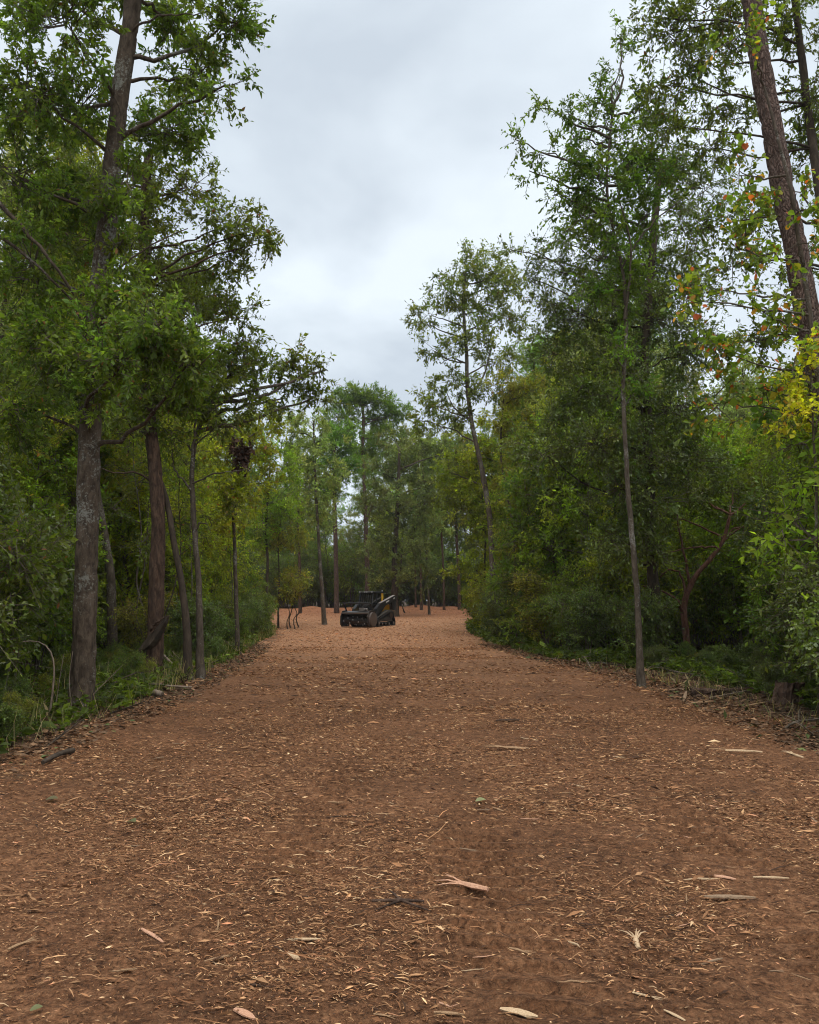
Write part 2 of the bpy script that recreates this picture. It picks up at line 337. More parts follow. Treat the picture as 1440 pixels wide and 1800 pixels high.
# palettes (leaf albedo)
OAK = dict(c=(.046, .069, .022), c2=(.09, .125, .038), alt=(((.15, .15, .03), .025), ((.18, .08, .03), .008)))
DARKG = dict(c=(.043, .066, .021), c2=(.082, .118, .034), alt=(((.12, .14, .03), .02),))
BRIGHT = dict(c=(.082, .120, .024), c2=(.15, .195, .038), alt=(((.22, .22, .03), .03),))
YELLOWG = dict(c=(.100, .130, .022), c2=(.19, .21, .036), alt=(((.27, .22, .03), .05), ((.27, .12, .03), .01)))
GREYG = dict(c=(.10, .122, .09), c2=(.165, .195, .15), alt=(((.18, .17, .06), .03),))  # grey-green leaf tone, lightened further to put distance haze into the colour
OLIVE = dict(c=(.088, .100, .028), c2=(.165, .172, .05), alt=(((.22, .14, .05), .04), ((.22, .19, .04), .05)))
MAPLE = dict(c=(.058, .085, .022), c2=(.115, .14, .035), alt=(((.42, .17, .03), .07), ((.42, .07, .03), .06), ((.28, .24, .03), .07)))
GOLD = dict(c=(.17, .175, .020), c2=(.32, .28, .03), alt=(((.40, .30, .03), .2), ((.4, .14, .03), .02)))
PINEG = dict(c=(.052, .088, .032), c2=(.092, .14, .05))

def trunk_mesh(name, path, r0, r1, mat_, n=40, k=14, seed=0, flare=.5, jit=.07, wob=.02, power=.8, relief=0.0):
    g = rng_(seed); p = smoothpath(path, n); t = np.linspace(0, 1, n)
    p[1:] += (np.c_[np.cumsum(g.normal(0, 1, n)), np.cumsum(g.normal(0, 1, n)), np.zeros(n)] * wob * .25)[1:]
    mb = MB(); rad = r0 + (r1 - r0) * t ** power
    if not relief: mb.tube(p, rad, k, 0, True, jit, seed, flare)
    else:
        nf, kf = int(np.linalg.norm(p[-1] - p[0]) / .028), 44; pf = smoothpath(p[::3], nf); tf = np.linspace(0, 1, nf); mb.tube(pf, np.interp(tf, t, rad), kf, 0, True, 0, seed, 0)
        v = mb.v[0].reshape(nf, kf, 3); a = np.arange(kf) / kf; A, H_ = np.meshgrid(a, np.linspace(0, 1, nf) * nf * .028)
        wr = np.minimum(a, 1 - a) * 2 * math.pi * r0 * 2
        fur = np.abs(vnoise(A * 15 + .8 * vnoise(A * 6, H_ * 2.5, seed), H_ * 3.2, seed + 1) - .5) * 2; lum = fbm(A * 5, H_ * 1.3, seed + 2, 3) - .5
        dsp = relief * (np.clip(fur * 2.2, 0, 1) - .6) + r0 * .16 * lum + r0 * .7 * np.exp(-H_ / .16) * (.45 + .55 * np.cos(A * 2 * math.pi * 5 + seed))
        dirv = nz(v - pf[:, None, :]); mb.v[0] = (v + dirv * dsp[..., None]).reshape(-1, 3)
    return mb.mesh(name, [mat_], True), p
def limb_pts(trunk, tgt, g, low=.35, droop=.0):
    """a limb leaves the trunk below the clump it carries and curves up to it"""
    d = np.linalg.norm(trunk[:, :2] - tgt[:2], axis=1) ; hgt = tgt[2] - np.maximum(.25, d * low)
    i = int(np.argmin(np.abs(trunk[:, 2] - hgt) + .15 * d)); a = trunk[i]
    mid = a * .5 + tgt * .5 + np.array([0, 0, -.06 + .10 * g.random()]) * np.linalg.norm(tgt - a) + g.normal(0, .05, 3) * np.linalg.norm(tgt - a)
    return smoothpath([a, mid, tgt], 9)

def hero(name, label, base, path, r0, r1, clumps, pal, bark, leafm=None, seed=1, cat='tree', n=44, k=16, limb_r=.05, group=None, flare=.5, jit=.07, wob=.02, low=.4, bare=(), relief=0.0, **fk):
    g = rng_(seed); base = np.array(base, float)
    root = link(name, None, None, base); tag(root, label, cat, group)
    path = np.array(path, float) - base; path[0, 2] -= .12
    me, p = trunk_mesh('trunk', path, r0, r1, bark, n, k, seed, flare, jit, wob, relief=relief)
    tr = link('trunk', me, root)
    cl = [(np.array(c[0], float) - base, c[1], *c[2:]) for c in clumps]
    for i, c in enumerate(cl):
        lp = limb_pts(p, c[0], g, low); ll = np.linalg.norm(lp[-1] - lp[0])
        if ll < .25: continue
        mb = MB(); rr = min(limb_r, .012 + .018 * ll); mb.tube(lp + np.r_[np.zeros((1, 3)), g.normal(0, .025, (7, 3)), np.zeros((1, 3))], np.linspace(rr, rr * .3, 9), 6, 0, True, .05, i)
        link('limb', mb.mesh('limb', [bark], True), tr)
    for i, bp in enumerate(bare):
        pts, r_ = bp; mb = MB(); pp = smoothpath(np.array(pts, float) - base, 14); mb.tube(pp + g.normal(0, .012, pp.shape), np.linspace(r_, r_ * .35, 14), 6)
        link('limb', mb.mesh('bare_limb', [bark], True), tr)
    if cl:
        mb = MB(); foliage(mb, g, cl, pal, **fk); link('crown', mb.mesh('crown', [leafm or M_LEAF, M_TWIG], False, True), root)
    return root

# ================================================================== ground
def axis(segs):
    o = []
    for a, b, st in segs: o.append(np.arange(a, b, st))
    return np.concatenate(o + [[segs[-1][1]]])
gx = axis([(-400, -60, 20), (-60, -20, 2), (-20, -9, .5), (-9, -5, .12), (-5, 5, .06), (5, 9, .12), (9, 20, .5), (20, 60, 2), (60, 400, 20)])
gy = axis([(-40, 0, 5), (0, 2.6, .3), (2.6, 5.8, .02), (5.8, 8.5, .04), (8.5, 15, .08), (15, 28, .2), (28, 90, .6), (90, 120, 3), (120, 500, 20)])
X, Y = np.meshgrid(gx, gy); Z = hz(X, Y)
edge_n = (fbm(X * 1.3, Y * 1.3, 77, 4) - .5) * 2.4
side = np.maximum(xl(Y) - X, X - xr(Y)); side = np.maximum(side, Y - BACKY - 1.5)
mul = 1 - sstep(-.35, .55, side + edge_n)
far = sstep(10, 36, Y) * (.75 + .5 * fbm(X * .3, Y * .3, 91, 2))
red = sstep(52, 66, Y)
nxg, nyg = len(gx), len(gy); ii = np.arange(nxg * nyg).reshape(nyg, nxg)
F = np.stack([ii[:-1, :-1], ii[:-1, 1:], ii[1:, 1:], ii[1:, :-1]], -1).reshape(-1, 4)
gm, t, o = mat('mulched_soil')
a = N(t, 'ShaderNodeAttribute', attribute_name='tint'); sp = N(t, 'ShaderNodeSeparateColor'); L(t, a.outputs['Color'], sp.inputs[0])
c = N(t, 'ShaderNodeTexCoord')
def noise(sc_, det, ro, st=(1, 1, 1), dist=0.0):
    m_ = N(t, 'ShaderNodeMapping'); m_.inputs['Scale'].default_value = st; L(t, c.outputs['Object'], m_.inputs[0])
    n_ = N(t, 'ShaderNodeTexNoise', i_Scale=sc_, i_Detail=det, i_Roughness=ro, i_Distortion=dist); L(t, m_.outputs[0], n_.inputs['Vector']); return n_.outputs['Fac']
def ramp(fac, *st):
    r_ = N(t, 'ShaderNodeValToRGB'); e = r_.color_ramp.elements
    while len(e) < len(st): e.new(.5)
    for q, (p_, c_) in zip(e, st): q.position = p_; q.color = (*c_, 1)
    L(t, fac, r_.inputs[0]); return r_.outputs[0]
def mixc(f, a_, b_, mode='MIX'):
    m_ = N(t, 'ShaderNodeMix', data_type='RGBA', blend_type=mode)
    if isinstance(f, float): m_.inputs[0].default_value = f
    else: L(t, f, m_.inputs[0])
    for s_, k in ((a_, 6), (b_, 7)):
        if isinstance(s_, tuple): m_.inputs[k].default_value = (*s_, 1)
        else: L(t, s_, m_.inputs[k])
    return m_.outputs[2]
n_big = noise(.7, 4, .6); n_med = noise(13, 8, .78, dist=.4); n_fib = noise(70, 6, .7, (1, .35, 1), 1.2); n_fib2 = noise(55, 6, .7, (.4, 1, 1), 1.5)
soil = ramp(n_med, (.34, (.046, .020, .0092)), (.5, (.140, .063, .029)), (.66, (.25, .125, .062)))
fib = ramp(n_fib, (.52, (0, 0, 0)), (.66, (1, 1, 1))); fib2 = ramp(n_fib2, (.54, (0, 0, 0)), (.68, (1, 1, 1)))
fm = N(t, 'ShaderNodeMath', operation='MAXIMUM'); L(t, fib, fm.inputs[0]); L(t, fib2, fm.inputs[1])
fs = N(t, 'ShaderNodeMath', operation='MULTIPLY'); L(t, fm.outputs[0], fs.inputs[0]); fs.inputs[1].default_value = .5
col1 = mixc(fs.outputs[0], soil, (.36, .195, .10))
crumb = ramp(noise(38, 6, .75, dist=.6), (.38, (.44, .42, .40)), (.5, (1, 1, 1)), (.66, (1.3, 1.28, 1.26)))
col1 = mixc(1.0, col1, crumb, 'MULTIPLY')
dark = ramp(n_big, (.36, (.72, .70, .68)), (.62, (1.12, 1.10, 1.08)))
col1 = mixc(1.0, col1, dark, 'MULTIPLY')
orange = ramp(noise(16, 8, .8, dist=.5), (.36, (.17, .076, .038)), (.5, (.34, .172, .09)), (.64, (.48, .285, .16)))
col1 = mixc(sp.outputs[1], col1, orange)
redc = ramp(noise(3, 6, .7), (.35, (.17, .06, .027)), (.62, (.34, .135, .065)))
rf = N(t, 'ShaderNodeMath', operation='MULTIPLY'); L(t, sp.outputs[2], rf.inputs[0]); rf.inputs[1].default_value = .7
col1 = mixc(rf.outputs[0], col1, redc)
litter = ramp(noise(22, 8, .8), (.32, (.018, .013, .008)), (.52, (.07, .045, .025)), (.7, (.15, .10, .06)))
col_ = mixc(sp.outputs[0], litter, col1)
b = N(t, 'ShaderNodeBsdfPrincipled'); b.inputs['Roughness'].default_value = .95; b.inputs['Specular IOR Level'].default_value = .15
L(t, col_, b.inputs['Base Color'])
hh = N(t, 'ShaderNodeMath', operation='MULTIPLY_ADD'); L(t, fm.outputs[0], hh.inputs[0]); hh.inputs[1].default_value = .35; L(t, n_med, hh.inputs[2])
bp = N(t, 'ShaderNodeBump'); bp.inputs['Strength'].default_value = .85; bp.inputs['Distance'].default_value = .02; L(t, hh.outputs[0], bp.inputs['Height']); L(t, bp.outputs[0], b.inputs['Normal'])
L(t, b.outputs[0], o.inputs[0])
mb = MB(); mb.add(np.c_[X.ravel(), Y.ravel(), Z.ravel()], F, 0); mb.c = [np.c_[mul.ravel(), np.clip(far, 0, 1).ravel(), red.ravel()]]
ground = link('ground', mb.mesh('ground', [gm], True, True)); ground['kind'] = 'structure'

# ================================================================== hero trees
def K(px, py, Y_, rx, ry, rd=None, wt=1.0):
    s_ = Y_ / FPX; return (P(px, py, Y_), (rx * s_, (rd if rd is not None else (rx + ry) / 2) * s_, ry * s_), wt)
def path(pts, Y0, lean=0.0):
    """trunk through these spots; lean = metres it drifts away over its length"""
    n = len(pts); o_ = []
    for i, (a_, b_) in enumerate(pts): o_.append(P(a_, b_, Y0 + lean * i / (n - 1)))
    return np.array(o_)
def onground(px, py):
    p = G(px, py); return p, p[1]

# --- big lichen-spotted oak, nearest the viewer
b0, D = onground(140, 1252)
cl = [K(395, 40, D, 60, 55), K(340, 130, D + .4, 65, 60), K(300, 235, D + .6, 70, 55), K(395, 150, D - .4, 35, 40, wt=.8),
      K(300, 30, D + 1.2, 60, 60), K(120, 40, D - 1.0, 100, 80), K(60, 160, D - .8, 90, 90), K(140, 190, D + 1, 70, 80), K(30, 310, D - .5, 70, 80),
      K(110, 340, D + .8, 70, 70), K(175, 430, D + .9, 60, 60, wt=.8), K(60, 480, D - .2, 80, 80), K(280, 570, D - 1.6, 70, 60, wt=1.4), K(215, 640, D - 1.4, 70, 60, wt=1.3), K(330, 640, D - 1.2, 60, 55, wt=1.2),
      K(190, 560, D - .7, 55, 60), K(165, 690, D - .7, 50, 40), K(215, 500, D - .5, 40, 40), K(225, 330, D - .4, 40, 60, None, .7), K(180, 330, D - .5, 34, 50, None, .8), K(215, 420, D - .3, 34, 40, None, .8), K(90, 610, D - .6, 85, 70), K(20, 720, D, 70, 70), K(200, -70, D, 130, 60), K(20, -60, D - .5, 120, 80), K(360, -60, D, 80, 60)]
hero('lichen_spotted_oak', 'tall oak with grey lichen-spotted trunk, its base nearest the viewer beside the mulch', b0,
     np.vstack([b0, path([(148, 1080), (152, 900), (158, 740), (163, 600), (182, 450), (198, 300), (212, 160), (232, 20), (245, -120)], D)]),
     .168, .11, cl, OAK, M_OAK, seed=11, k=20, n=70, relief=.02, limb_r=.04, L0=.074, W=.44, nsub=80, ntw=8, nlf=13, tl=.28, hang=.3, sprig=.1, wob=.015,
     bare=[([P(-40, 310, D - 1), P(40, 400, D - .8), P(120, 500, D - .5), P(165, 590, D)], .035), ([P(-40, 390, D - 1), P(60, 460, D - .7), P(130, 540, D - .3), P(168, 640, D)], .028),
           ([P(160, 610, D), P(200, 480, D - .5), P(330, 400, D - .3)], .02), ([P(228, 60, D), P(280, 28, D - .2), P(350, 25, D - .3)], .02), ([P(205, 270, D - .15), P(212, 215, D - .25), P(200, 150, D - .3)], .03)])
# --- reddish, vine-clad trunk behind it
b0, D = onground(270, 1190)
cl = [K(262, 300, D, 45, 70, 40), K(330, 330, D + .3, 50, 50), K(390, 395, D, 55, 42), K(450, 400, D - .3, 45, 38), K(400, 455, D + .3, 50, 35), K(335, 470, D + .5, 45, 45), K(270, 440, D, 40, 55, 40), K(340, 530, D, 55, 40, wt=.8),
      K(300, 200, D + .8, 60, 50, wt=.7), K(400, 560, D, 45, 35, wt=.7), K(262, 560, D, 40, 55, 40), K(255, 680, D - .3, 40, 50, 40), K(258, 350, D - .3, 24, 60, 20, 1.6), K(256, 450, D - .3, 24, 60, 20, 1.6), K(256, 560, D - .3, 26, 60, 20, 1.6), K(262, 250, D - .3, 24, 40, 20, 1.4), K(257, 640, D - .35, 28, 50, 20, 1.4), K(230, 380, D + 1, 60, 60), K(470, 425, D, 22, 25, wt=.8), K(160, 320, D + 2, 80, 80), K(90, 400, D + 2, 90, 90)]
hero('vine_clad_tree', 'dark reddish-brown trunk with vines up high, behind the lichen-spotted oak', b0,
     np.vstack([b0, path([(274, 1060), (278, 940), (272, 830), (263, 740), (258, 620), (255, 480), (256, 360), (262, 240)], D)]),
     .165, .09, cl, OAK, M_RED, seed=12, k=18, n=60, relief=.018, L0=.08, W=.44, limb_r=.03, nsub=56, ntw=8, nlf=11, tl=.3, hang=.3, sprig=.1, jit=.09,
     bare=[([P(268, 850, D), P(250, 835, D - .2), P(200, 830, D - .4), P(165, 822, D - .5)], .025), ([P(262, 1110, D - .25), P(275, 1095, D - .3), P(296, 1082, D - .3)], .03)])
# --- thin stem curving in front of it
b0, D = onground(331, 1194)
hero('curved_sapling', 'thin dark curved stem leaning over towards the vine-clad trunk', b0,
     np.vstack([b0, path([(328, 1120), (318, 1030), (303, 950), (288, 880), (268, 820), (256, 770), (250, 700)], D)]), .085, .045,
     [K(250, 690, D, 45, 45), K(215, 730, D - .5, 50, 40), K(290, 700, D, 40, 40)], OAK, M_DARK, seed=13, k=10, n=40, flare=.9, L0=.095, nsub=40, ntw=8, nlf=10, tl=.35)
# --- straight thin tree with forked top, its boughs reach over the lane
b0, D = onground(354, 1193)
cl = [K(530, 660, D + 2, 48, 38), K(575, 650, D + 2, 24, 22), K(470, 640, D + 1.5, 55, 34), K(430, 600, D + 1, 40, 30, wt=.8), K(550, 700, D + 2, 28, 22), K(400, 650, D + .5, 60, 45), K(380, 720, D, 60, 40, wt=.8), K(340, 690, D, 60, 50),
      K(440, 700, D + 1, 50, 35, wt=.8), K(300, 760, D, 45, 40, wt=.7), K(500, 700, D + 2, 40, 25, wt=.6), K(310, 640, D, 50, 50), K(420, 560, D + .6, 38, 30, wt=.7)]
hero('forked_tree', 'straight thin grey-brown tree whose boughs reach out over the lane edge', b0,
     np.vstack([b0, path([(352, 1080), (346, 980), (339, 880), (338, 820), (346, 770), (360, 720), (385, 680), (430, 640)], D, 1.0)]), .076, .035, cl, OAK, M_GREY, seed=14, k=12, n=50, flare=.9, L0=.095, nsub=44, ntw=8, nlf=10, tl=.38, hang=.25, sprig=.08,
     bare=[([P(337, 840, D), P(340, 770, D), P(352, 700, D + .3)], .035), ([P(338, 850, D), P(380, 832, D - .3), P(430, 826, D - .5)], .02), ([P(337, 860, D), P(310, 830, D), P(300, 770, D)], .022),
           ([P(345, 780, D + .1), P(395, 745, D), P(425, 760, D)], .02), ([P(342, 935, D - .1), P(352, 920, D - .2), P(366, 922, D - .3)], .02)])
# --- bent trunk between oak and vine-clad tree
b0, D = onground(199, 1168)
hero('bent_tree', 'greyish bent trunk standing between the lichen-spotted oak and the vine-clad one', b0,
     np.vstack([b0, path([(197, 1080), (192, 1000), (183, 945), (172, 890), (164, 820), (160, 700), (150, 560)], D)]), .122, .07,
     [K(150, 690, D, 70, 60), K(100, 620, D, 80, 70), K(200, 600, D + 1, 70, 60), K(60, 700, D, 80, 70), K(120, 790, D + 1, 70, 50), K(10, 780, D + 1, 70, 70)], DARKG, M_GREY, seed=15, k=12, n=44, L0=.11, nsub=36, ntw=8, nlf=10, tl=.42)
# --- thin trees further along that edge
def thin(px, py, pts, r, cl_, pal, bark, seed, label, name='edge_tree', **kw):
    b_, D_ = onground(px, py)
    cl2 = [K(a_, c_, D_ + e_, rx, ry) for (a_, c_, e_, rx, ry) in cl_]
    kw = {**dict(L0=.12, nsub=24, ntw=8, nlf=9, tl=.45), **kw}
    return hero(name, label, b_, np.vstack([b_, path(pts, D_)]), r, r * .45, cl2, pal, bark, seed=seed, k=10, n=36, **kw)
thin(418, 1150, [(416, 1080), (414, 1000), (410, 930), (408, 840), (412, 760)], .075, [(412, 900, -.6, 26, 40), (408, 850, -.6, 26, 40), (415, 860, 0, 40, 45), (395, 800, 0, 45, 45), (440, 780, .5, 45, 40), (450, 850, .5, 35, 40), (420, 740, .5, 45, 35), (470, 750, 1, 35, 30)], YELLOWG, M_GREY, 21, 'slim pale tree with yellowish leaves just past the forked tree')
thin(472, 1105, [(470, 1060), (470, 990), (468, 930), (472, 860), (476, 800)], .095, [(480, 880, 0, 40, 40), (455, 930, 0, 30, 35), (500, 820, 0, 38, 40), (470, 790, 0, 36, 36), (505, 900, 0, 30, 34)], BRIGHT, M_DARK, 22, 'dark slim trunk under light green leaves before the crooked stems')
thin(489, 1104, [(490, 1060), (491, 1010), (490, 960), (495, 900)], .06, [(495, 930, 0, 30, 28), (515, 950, 0, 26, 28), (478, 960, 0, 22, 22)], OLIVE, M_DARK, 23, 'short dark forked trunk beside the crooked thin stems')
for i, (a_, b_, ds) in enumerate(((506, 1106, 'first and shortest'), (512, 1104, 'second'), (519, 1106, 'third'), (526, 1103, 'fourth and nearest the machine'))):
    thin(a_, b_, [(a_ - 2 - i % 2 * 2, b_ - 12 - 3 * i), (a_ + (2, -1, 3, 1)[i], b_ - 27), (a_ + (-3, 3, -1, 4)[i], b_ - 46 + 4 * i), (a_ + (2, -5, 5, -2)[i], b_ - 80)], (.03, .038, .032, .042)[i], [(a_ - 4, b_ - 70, 0, 16, 18), (a_ + 4, b_ - 92, 0, 18, 18)], OLIVE, M_DARK, 30 + i,
         'crooked thin stem at the lane corner, %s' % ds, 'crooked_sapling', nsub=20)
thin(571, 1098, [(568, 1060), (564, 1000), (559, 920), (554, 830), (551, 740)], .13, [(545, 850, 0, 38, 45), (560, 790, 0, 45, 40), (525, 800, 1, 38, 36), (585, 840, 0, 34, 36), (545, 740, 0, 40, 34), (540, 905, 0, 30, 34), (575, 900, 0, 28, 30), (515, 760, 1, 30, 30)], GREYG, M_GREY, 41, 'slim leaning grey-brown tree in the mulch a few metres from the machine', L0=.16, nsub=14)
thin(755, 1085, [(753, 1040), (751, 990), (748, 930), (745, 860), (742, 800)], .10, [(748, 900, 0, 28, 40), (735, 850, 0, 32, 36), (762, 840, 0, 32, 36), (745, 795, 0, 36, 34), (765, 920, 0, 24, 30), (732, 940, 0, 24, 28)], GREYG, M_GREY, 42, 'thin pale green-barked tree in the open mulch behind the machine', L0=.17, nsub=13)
thin(713, 1084, [(711, 1076), (708, 1066)], .08, [], GREYG, M_DARK, 43, 'short broken dark stub leaning in the mulch behind the machine', 'broken_stub')

# --- far pine, dark oak, red-muddied trunks at the end of the lane
def faron(px, py, Y_):
    p = P(px, py, Y_); p[2] = float(hz(p[0], p[1])); return p
def pine(px, py, Y_, pts, r0, r1, cl_, seed, label, L0=.27, nsub=22, lean=0):
    b_ = faron(px, py, Y_); c2 = [K(a_, c_, Y_ + e_, rx, ry) for (a_, c_, e_, rx, ry) in cl_]
    return hero('pine_tree', label, b_, np.vstack([b_, path(pts, Y_)]), r0, r1, c2, PINEG, M_PINE, seed=seed, k=10, n=34, L0=L0, W=.2, nsub=nsub, ntw=10, nlf=11, tl=.6, hang=-.05, needle=True, limb_r=.09, flare=.3, low=.25)
pine(646, 1064, 68, [(646, 1000), (643, 920), (640, 840), (638, 780), (638, 720), (632, 690)], .22, .11,
     [(632, 690, 0, 34, 14), (600, 705, 0, 28, 13), (668, 704, 0, 28, 13), (690, 730, 0, 28, 14), (655, 742, 1, 28, 12), (612, 738, -1, 24, 11), (595, 765, 0, 22, 11), (680, 765, 0, 24, 12), (640, 715, 0, 26, 12), (705, 722, 0, 12, 9), (655, 790, 0, 22, 12), (615, 800, 0, 22, 12), (582, 735, 0, 14, 10)], 51,
     'tall round-topped pine rising above the machine at the end of the lane')
pine(592, 1074, 64, [(591, 1000), (589, 920), (587, 840), (588, 770)], .20, .12, [(588, 790, 0, 34, 22), (610, 820, 0, 26, 18), (565, 820, 0, 24, 18), (590, 860, 0, 26, 16), (600, 760, 0, 26, 16)], 52, 'bare-stemmed pine trunk with muddied base left uncut behind the grey-brown leaning tree')
b0 = faron(694, 1076, 60)
cl = [K(a_, b_, 60 + e_, rx, ry) for (a_, b_, e_, rx, ry) in ((700, 940, 0, 45, 40), (665, 950, 0, 32, 40), (735, 960, 0, 34, 40), (690, 880, 0, 45, 40), (740, 890, 0, 36, 40), (655, 890, 1, 34, 36), (710, 820, 1, 45, 36), (760, 850, 1, 34, 36), (700, 1000, -1, 36, 26), (660, 1005, 0, 26, 26), (740, 1010, 0, 28, 24), (670, 830, 1, 40, 34), (730, 780, 2, 40, 30), (690, 770, 2, 36, 28), (775, 800, 2, 30, 34))]
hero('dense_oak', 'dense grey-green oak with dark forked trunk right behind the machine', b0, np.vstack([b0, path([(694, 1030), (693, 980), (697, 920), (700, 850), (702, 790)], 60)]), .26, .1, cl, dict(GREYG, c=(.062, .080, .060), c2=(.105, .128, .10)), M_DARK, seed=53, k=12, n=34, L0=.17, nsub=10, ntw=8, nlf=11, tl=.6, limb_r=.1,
     bare=[([P(694, 1030, 60), P(703, 1008, 59.8), P(706, 975, 59.8)], .12)])
for i, (px, py, Y_, tx, r_, lb) in enumerate(((741, 1070, 70, 736, .11, 'slim reddish trunk on a small soil mound at the far edge'), (781, 1067, 71, 776, .11, 'slim reddish trunk at the far edge between two others of its size'),
        (808, 1064, 72, 803, .15, 'thicker pale reddish trunk at the far edge against the bushes'), (731, 1069, 74, 730, .08, 'thinnest reddish trunk at the far edge just behind the mound'), (528, 1078, 64, 525, .12, 'reddish trunk standing alone at the far edge behind the crooked stems'))):
    b0 = faron(px, py, Y_)
    hero('red_based_tree', lb, b0, np.vstack([b0, path([(px - 1, 1010), (tx, 930), (tx - 2, 850), (tx, 790)], Y_)]), r_, r_ * .6, [K(tx + a_, b_, Y_, 30, 28) for a_, b_ in ((-15, 880), (15, 850), (0, 810), (12, 905), (-12, 780))], (GREYG, OAK, OLIVE, GREYG, OAK)[i], M_RED, seed=60 + i, k=8, n=26, L0=.18, nsub=10, ntw=8, nlf=10, tl=.6, group='muddied trunks at the far edge')

# --- tall tree of the far right wall, with its neighbours
b0, D = onground(872, 1118)
cl = [K(a_, b_, D + e_, rx, ry) for (a_, b_, e_, rx, ry) in ((820, 480, 0, 40, 34), (870, 480, 0, 42, 36), (900, 500, 1, 36, 34), (780, 510, 0, 28, 24), (755, 555, 0, 28, 24), (810, 545, 0, 40, 34), (860, 545, .5, 42, 34), (905, 560, 1, 30, 30), (740, 565, 0, 18, 14), (760, 615, 0, 20, 22), (810, 610, 0, 36, 28), (850, 610, 0, 34, 26),
      (800, 670, 0, 40, 28), (850, 680, 0, 30, 26), (760, 710, 0, 36, 24), (740, 740, 0, 26, 20), (800, 730, .5, 40, 26), (890, 640, 1, 30, 28), (835, 450, 0, 26, 18))]
hero('tall_ragged_tree', 'tall ragged-topped tree standing highest on the bushy side of the lane, open sky around it', b0,
     np.vstack([b0, path([(868, 1040), (864, 960), (860, 900), (848, 830), (830, 745), (822, 690), (820, 620), (816, 560), (818, 480)], D)]), .155, .06, cl, dict(OAK, c=(.06, .082, .036), c2=(.11, .14, .062)), M_GREY, seed=71, k=12, n=60, L0=.125, nsub=26, ntw=8, nlf=10, tl=.45, hang=.3, sprig=.1, limb_r=.04,
     bare=[([P(829, 740, D), P(800, 718, D), P(785, 690, D)], .05), ([P(826, 700, D), P(850, 660, D), P(868, 590, D)], .05), ([P(822, 640, D), P(790, 630, D), P(775, 640, D)], .04), ([P(821, 600, D), P(860, 575, D), P(880, 560, D)], .03)])
thin(884, 1110, [(884, 1040), (882, 980), (888, 930), (892, 890), (890, 800)], .16, [(890, 800, 0, 40, 40), (860, 840, 0, 36, 36), (920, 830, 0, 40, 40), (880, 740, 0, 40, 36), (840, 790, -.5, 34, 30), (830, 860, -.5, 34, 34), (815, 820, 0, 30, 30), (850, 900, -1, 30, 26)], YELLOWG, M_GREY, 72, 'thick grey trunk beside the tall ragged tree, in yellowish leaves', L0=.13)
thin(858, 1112, [(856, 1050), (853, 980), (855, 940), (850, 880), (845, 820)], .06, [(850, 930, -1, 28, 30), (835, 880, 0, 34, 30), (815, 900, 0, 30, 30), (800, 860, .5, 30, 30), (825, 990, -1, 26, 20), (800, 1000, -1, 24, 14), (790, 830, .5, 30, 30)], BRIGHT, M_DARK, 73, 'leaning thin dark stem with light green boughs reaching over the lane', L0=.13)
thin(905, 1120, [(910, 1040), (905, 960), (897, 900), (880, 800), (885, 700)], .07, [(905, 760, 0, 40, 40), (930, 690, 0, 40, 40), (890, 690, 0, 36, 36), (920, 830, -.5, 38, 36), (940, 760, 0, 36, 36), (945, 900, -1, 36, 34), (910, 940, -1, 32, 30), (960, 830, -1, 36, 36)], OLIVE, M_DARK, 74, 'thin dark trunk in olive leaves next to the thick grey trunk', L0=.12)

# --- slender tree standing alone in the mulch
b0, D = onground(1128, 1208)
cl = [K(a_, b_, D + e_, rx, ry, None, wt_) for (a_, b_, e_, rx, ry, wt_) in ((1055, 330, 0, 60, 50, 1), (1110, 300, .3, 55, 55, 1), (1020, 380, 0, 40, 40, .8), (1140, 380, .5, 55, 55, 1), (1070, 420, 0, 55, 50, 1), (1020, 300, 0, 40, 40, .8), (1080, 230, 0, 45, 45, .8), (980, 340, 0, 26, 30, .7), (1010, 240, .2, 34, 34, .6), (955, 190, 0, 22, 22, .6), (1000, 200, 0, 24, 28, .6), (1050, 170, 0, 28, 32, .7), (1090, 120, 0, 26, 38, .7), (1130, 190, .5, 45, 45, .8),
      (1085, 620, -.2, 36, 34, .7), (1115, 690, .3, 34, 30, .6), (905, 245, 0, 18, 16, .7), (930, 300, 0, 18, 18, .5), (1160, 300, .6, 50, 50, .9), (960, 270, 0, 26, 22, .6), (1100, 520, .3, 50, 45, .7), (1040, 500, .3, 45, 40, .8), (1090, 70, 0, 14, 26, .7), (1130, 480, .5, 50, 50, .8))]
hero('slender_tree', 'slender straight tree standing alone at the mulch edge, tall and narrow', b0,
     np.vstack([b0, path([(1122, 1120), (1115, 1020), (1106, 920), (1098, 800), (1094, 680), (1098, 560), (1092, 470), (1078, 400), (1068, 320), (1075, 200)], D)]), .064, .022, cl, DARKG, M_GREY, seed=81, k=12, n=70, flare=1.0, L0=.078, fine=True, nsub=56, ntw=8, nlf=11, tl=.3, hang=.2, sprig=.16, limb_r=.03,
     bare=[([P(1098, 560, D), P(1110, 440, D - .1), P(1085, 330, D - .1)], .03), ([P(1094, 470, D), P(1140, 400, D), P(1200, 350, D)], .025)])
# --- big leaning pine, base hidden by bushes
b0 = np.array([*P(1530, 1200, 13.5)[:2], 0.05])
hero('leaning_pine', 'big pine with plated reddish bark leaning in above the near bushes', b0,
     np.vstack([b0, path([(1500, 1000), (1462, 780), (1430, 620), (1408, 500), (1385, 380), (1360, 250), (1338, 130), (1318, 0), (1300, -120)], 13.5)]), .235, .15,
     [K(1250, -150, 13.5, 70, 40), K(1360, -170, 13.5, 70, 40)], PINEG, M_PINE, seed=82, k=24, n=80, relief=.022, L0=.16, W=.08, nsub=20, ntw=8, nlf=14, tl=.4, needle=True, jit=.04, low=.1)
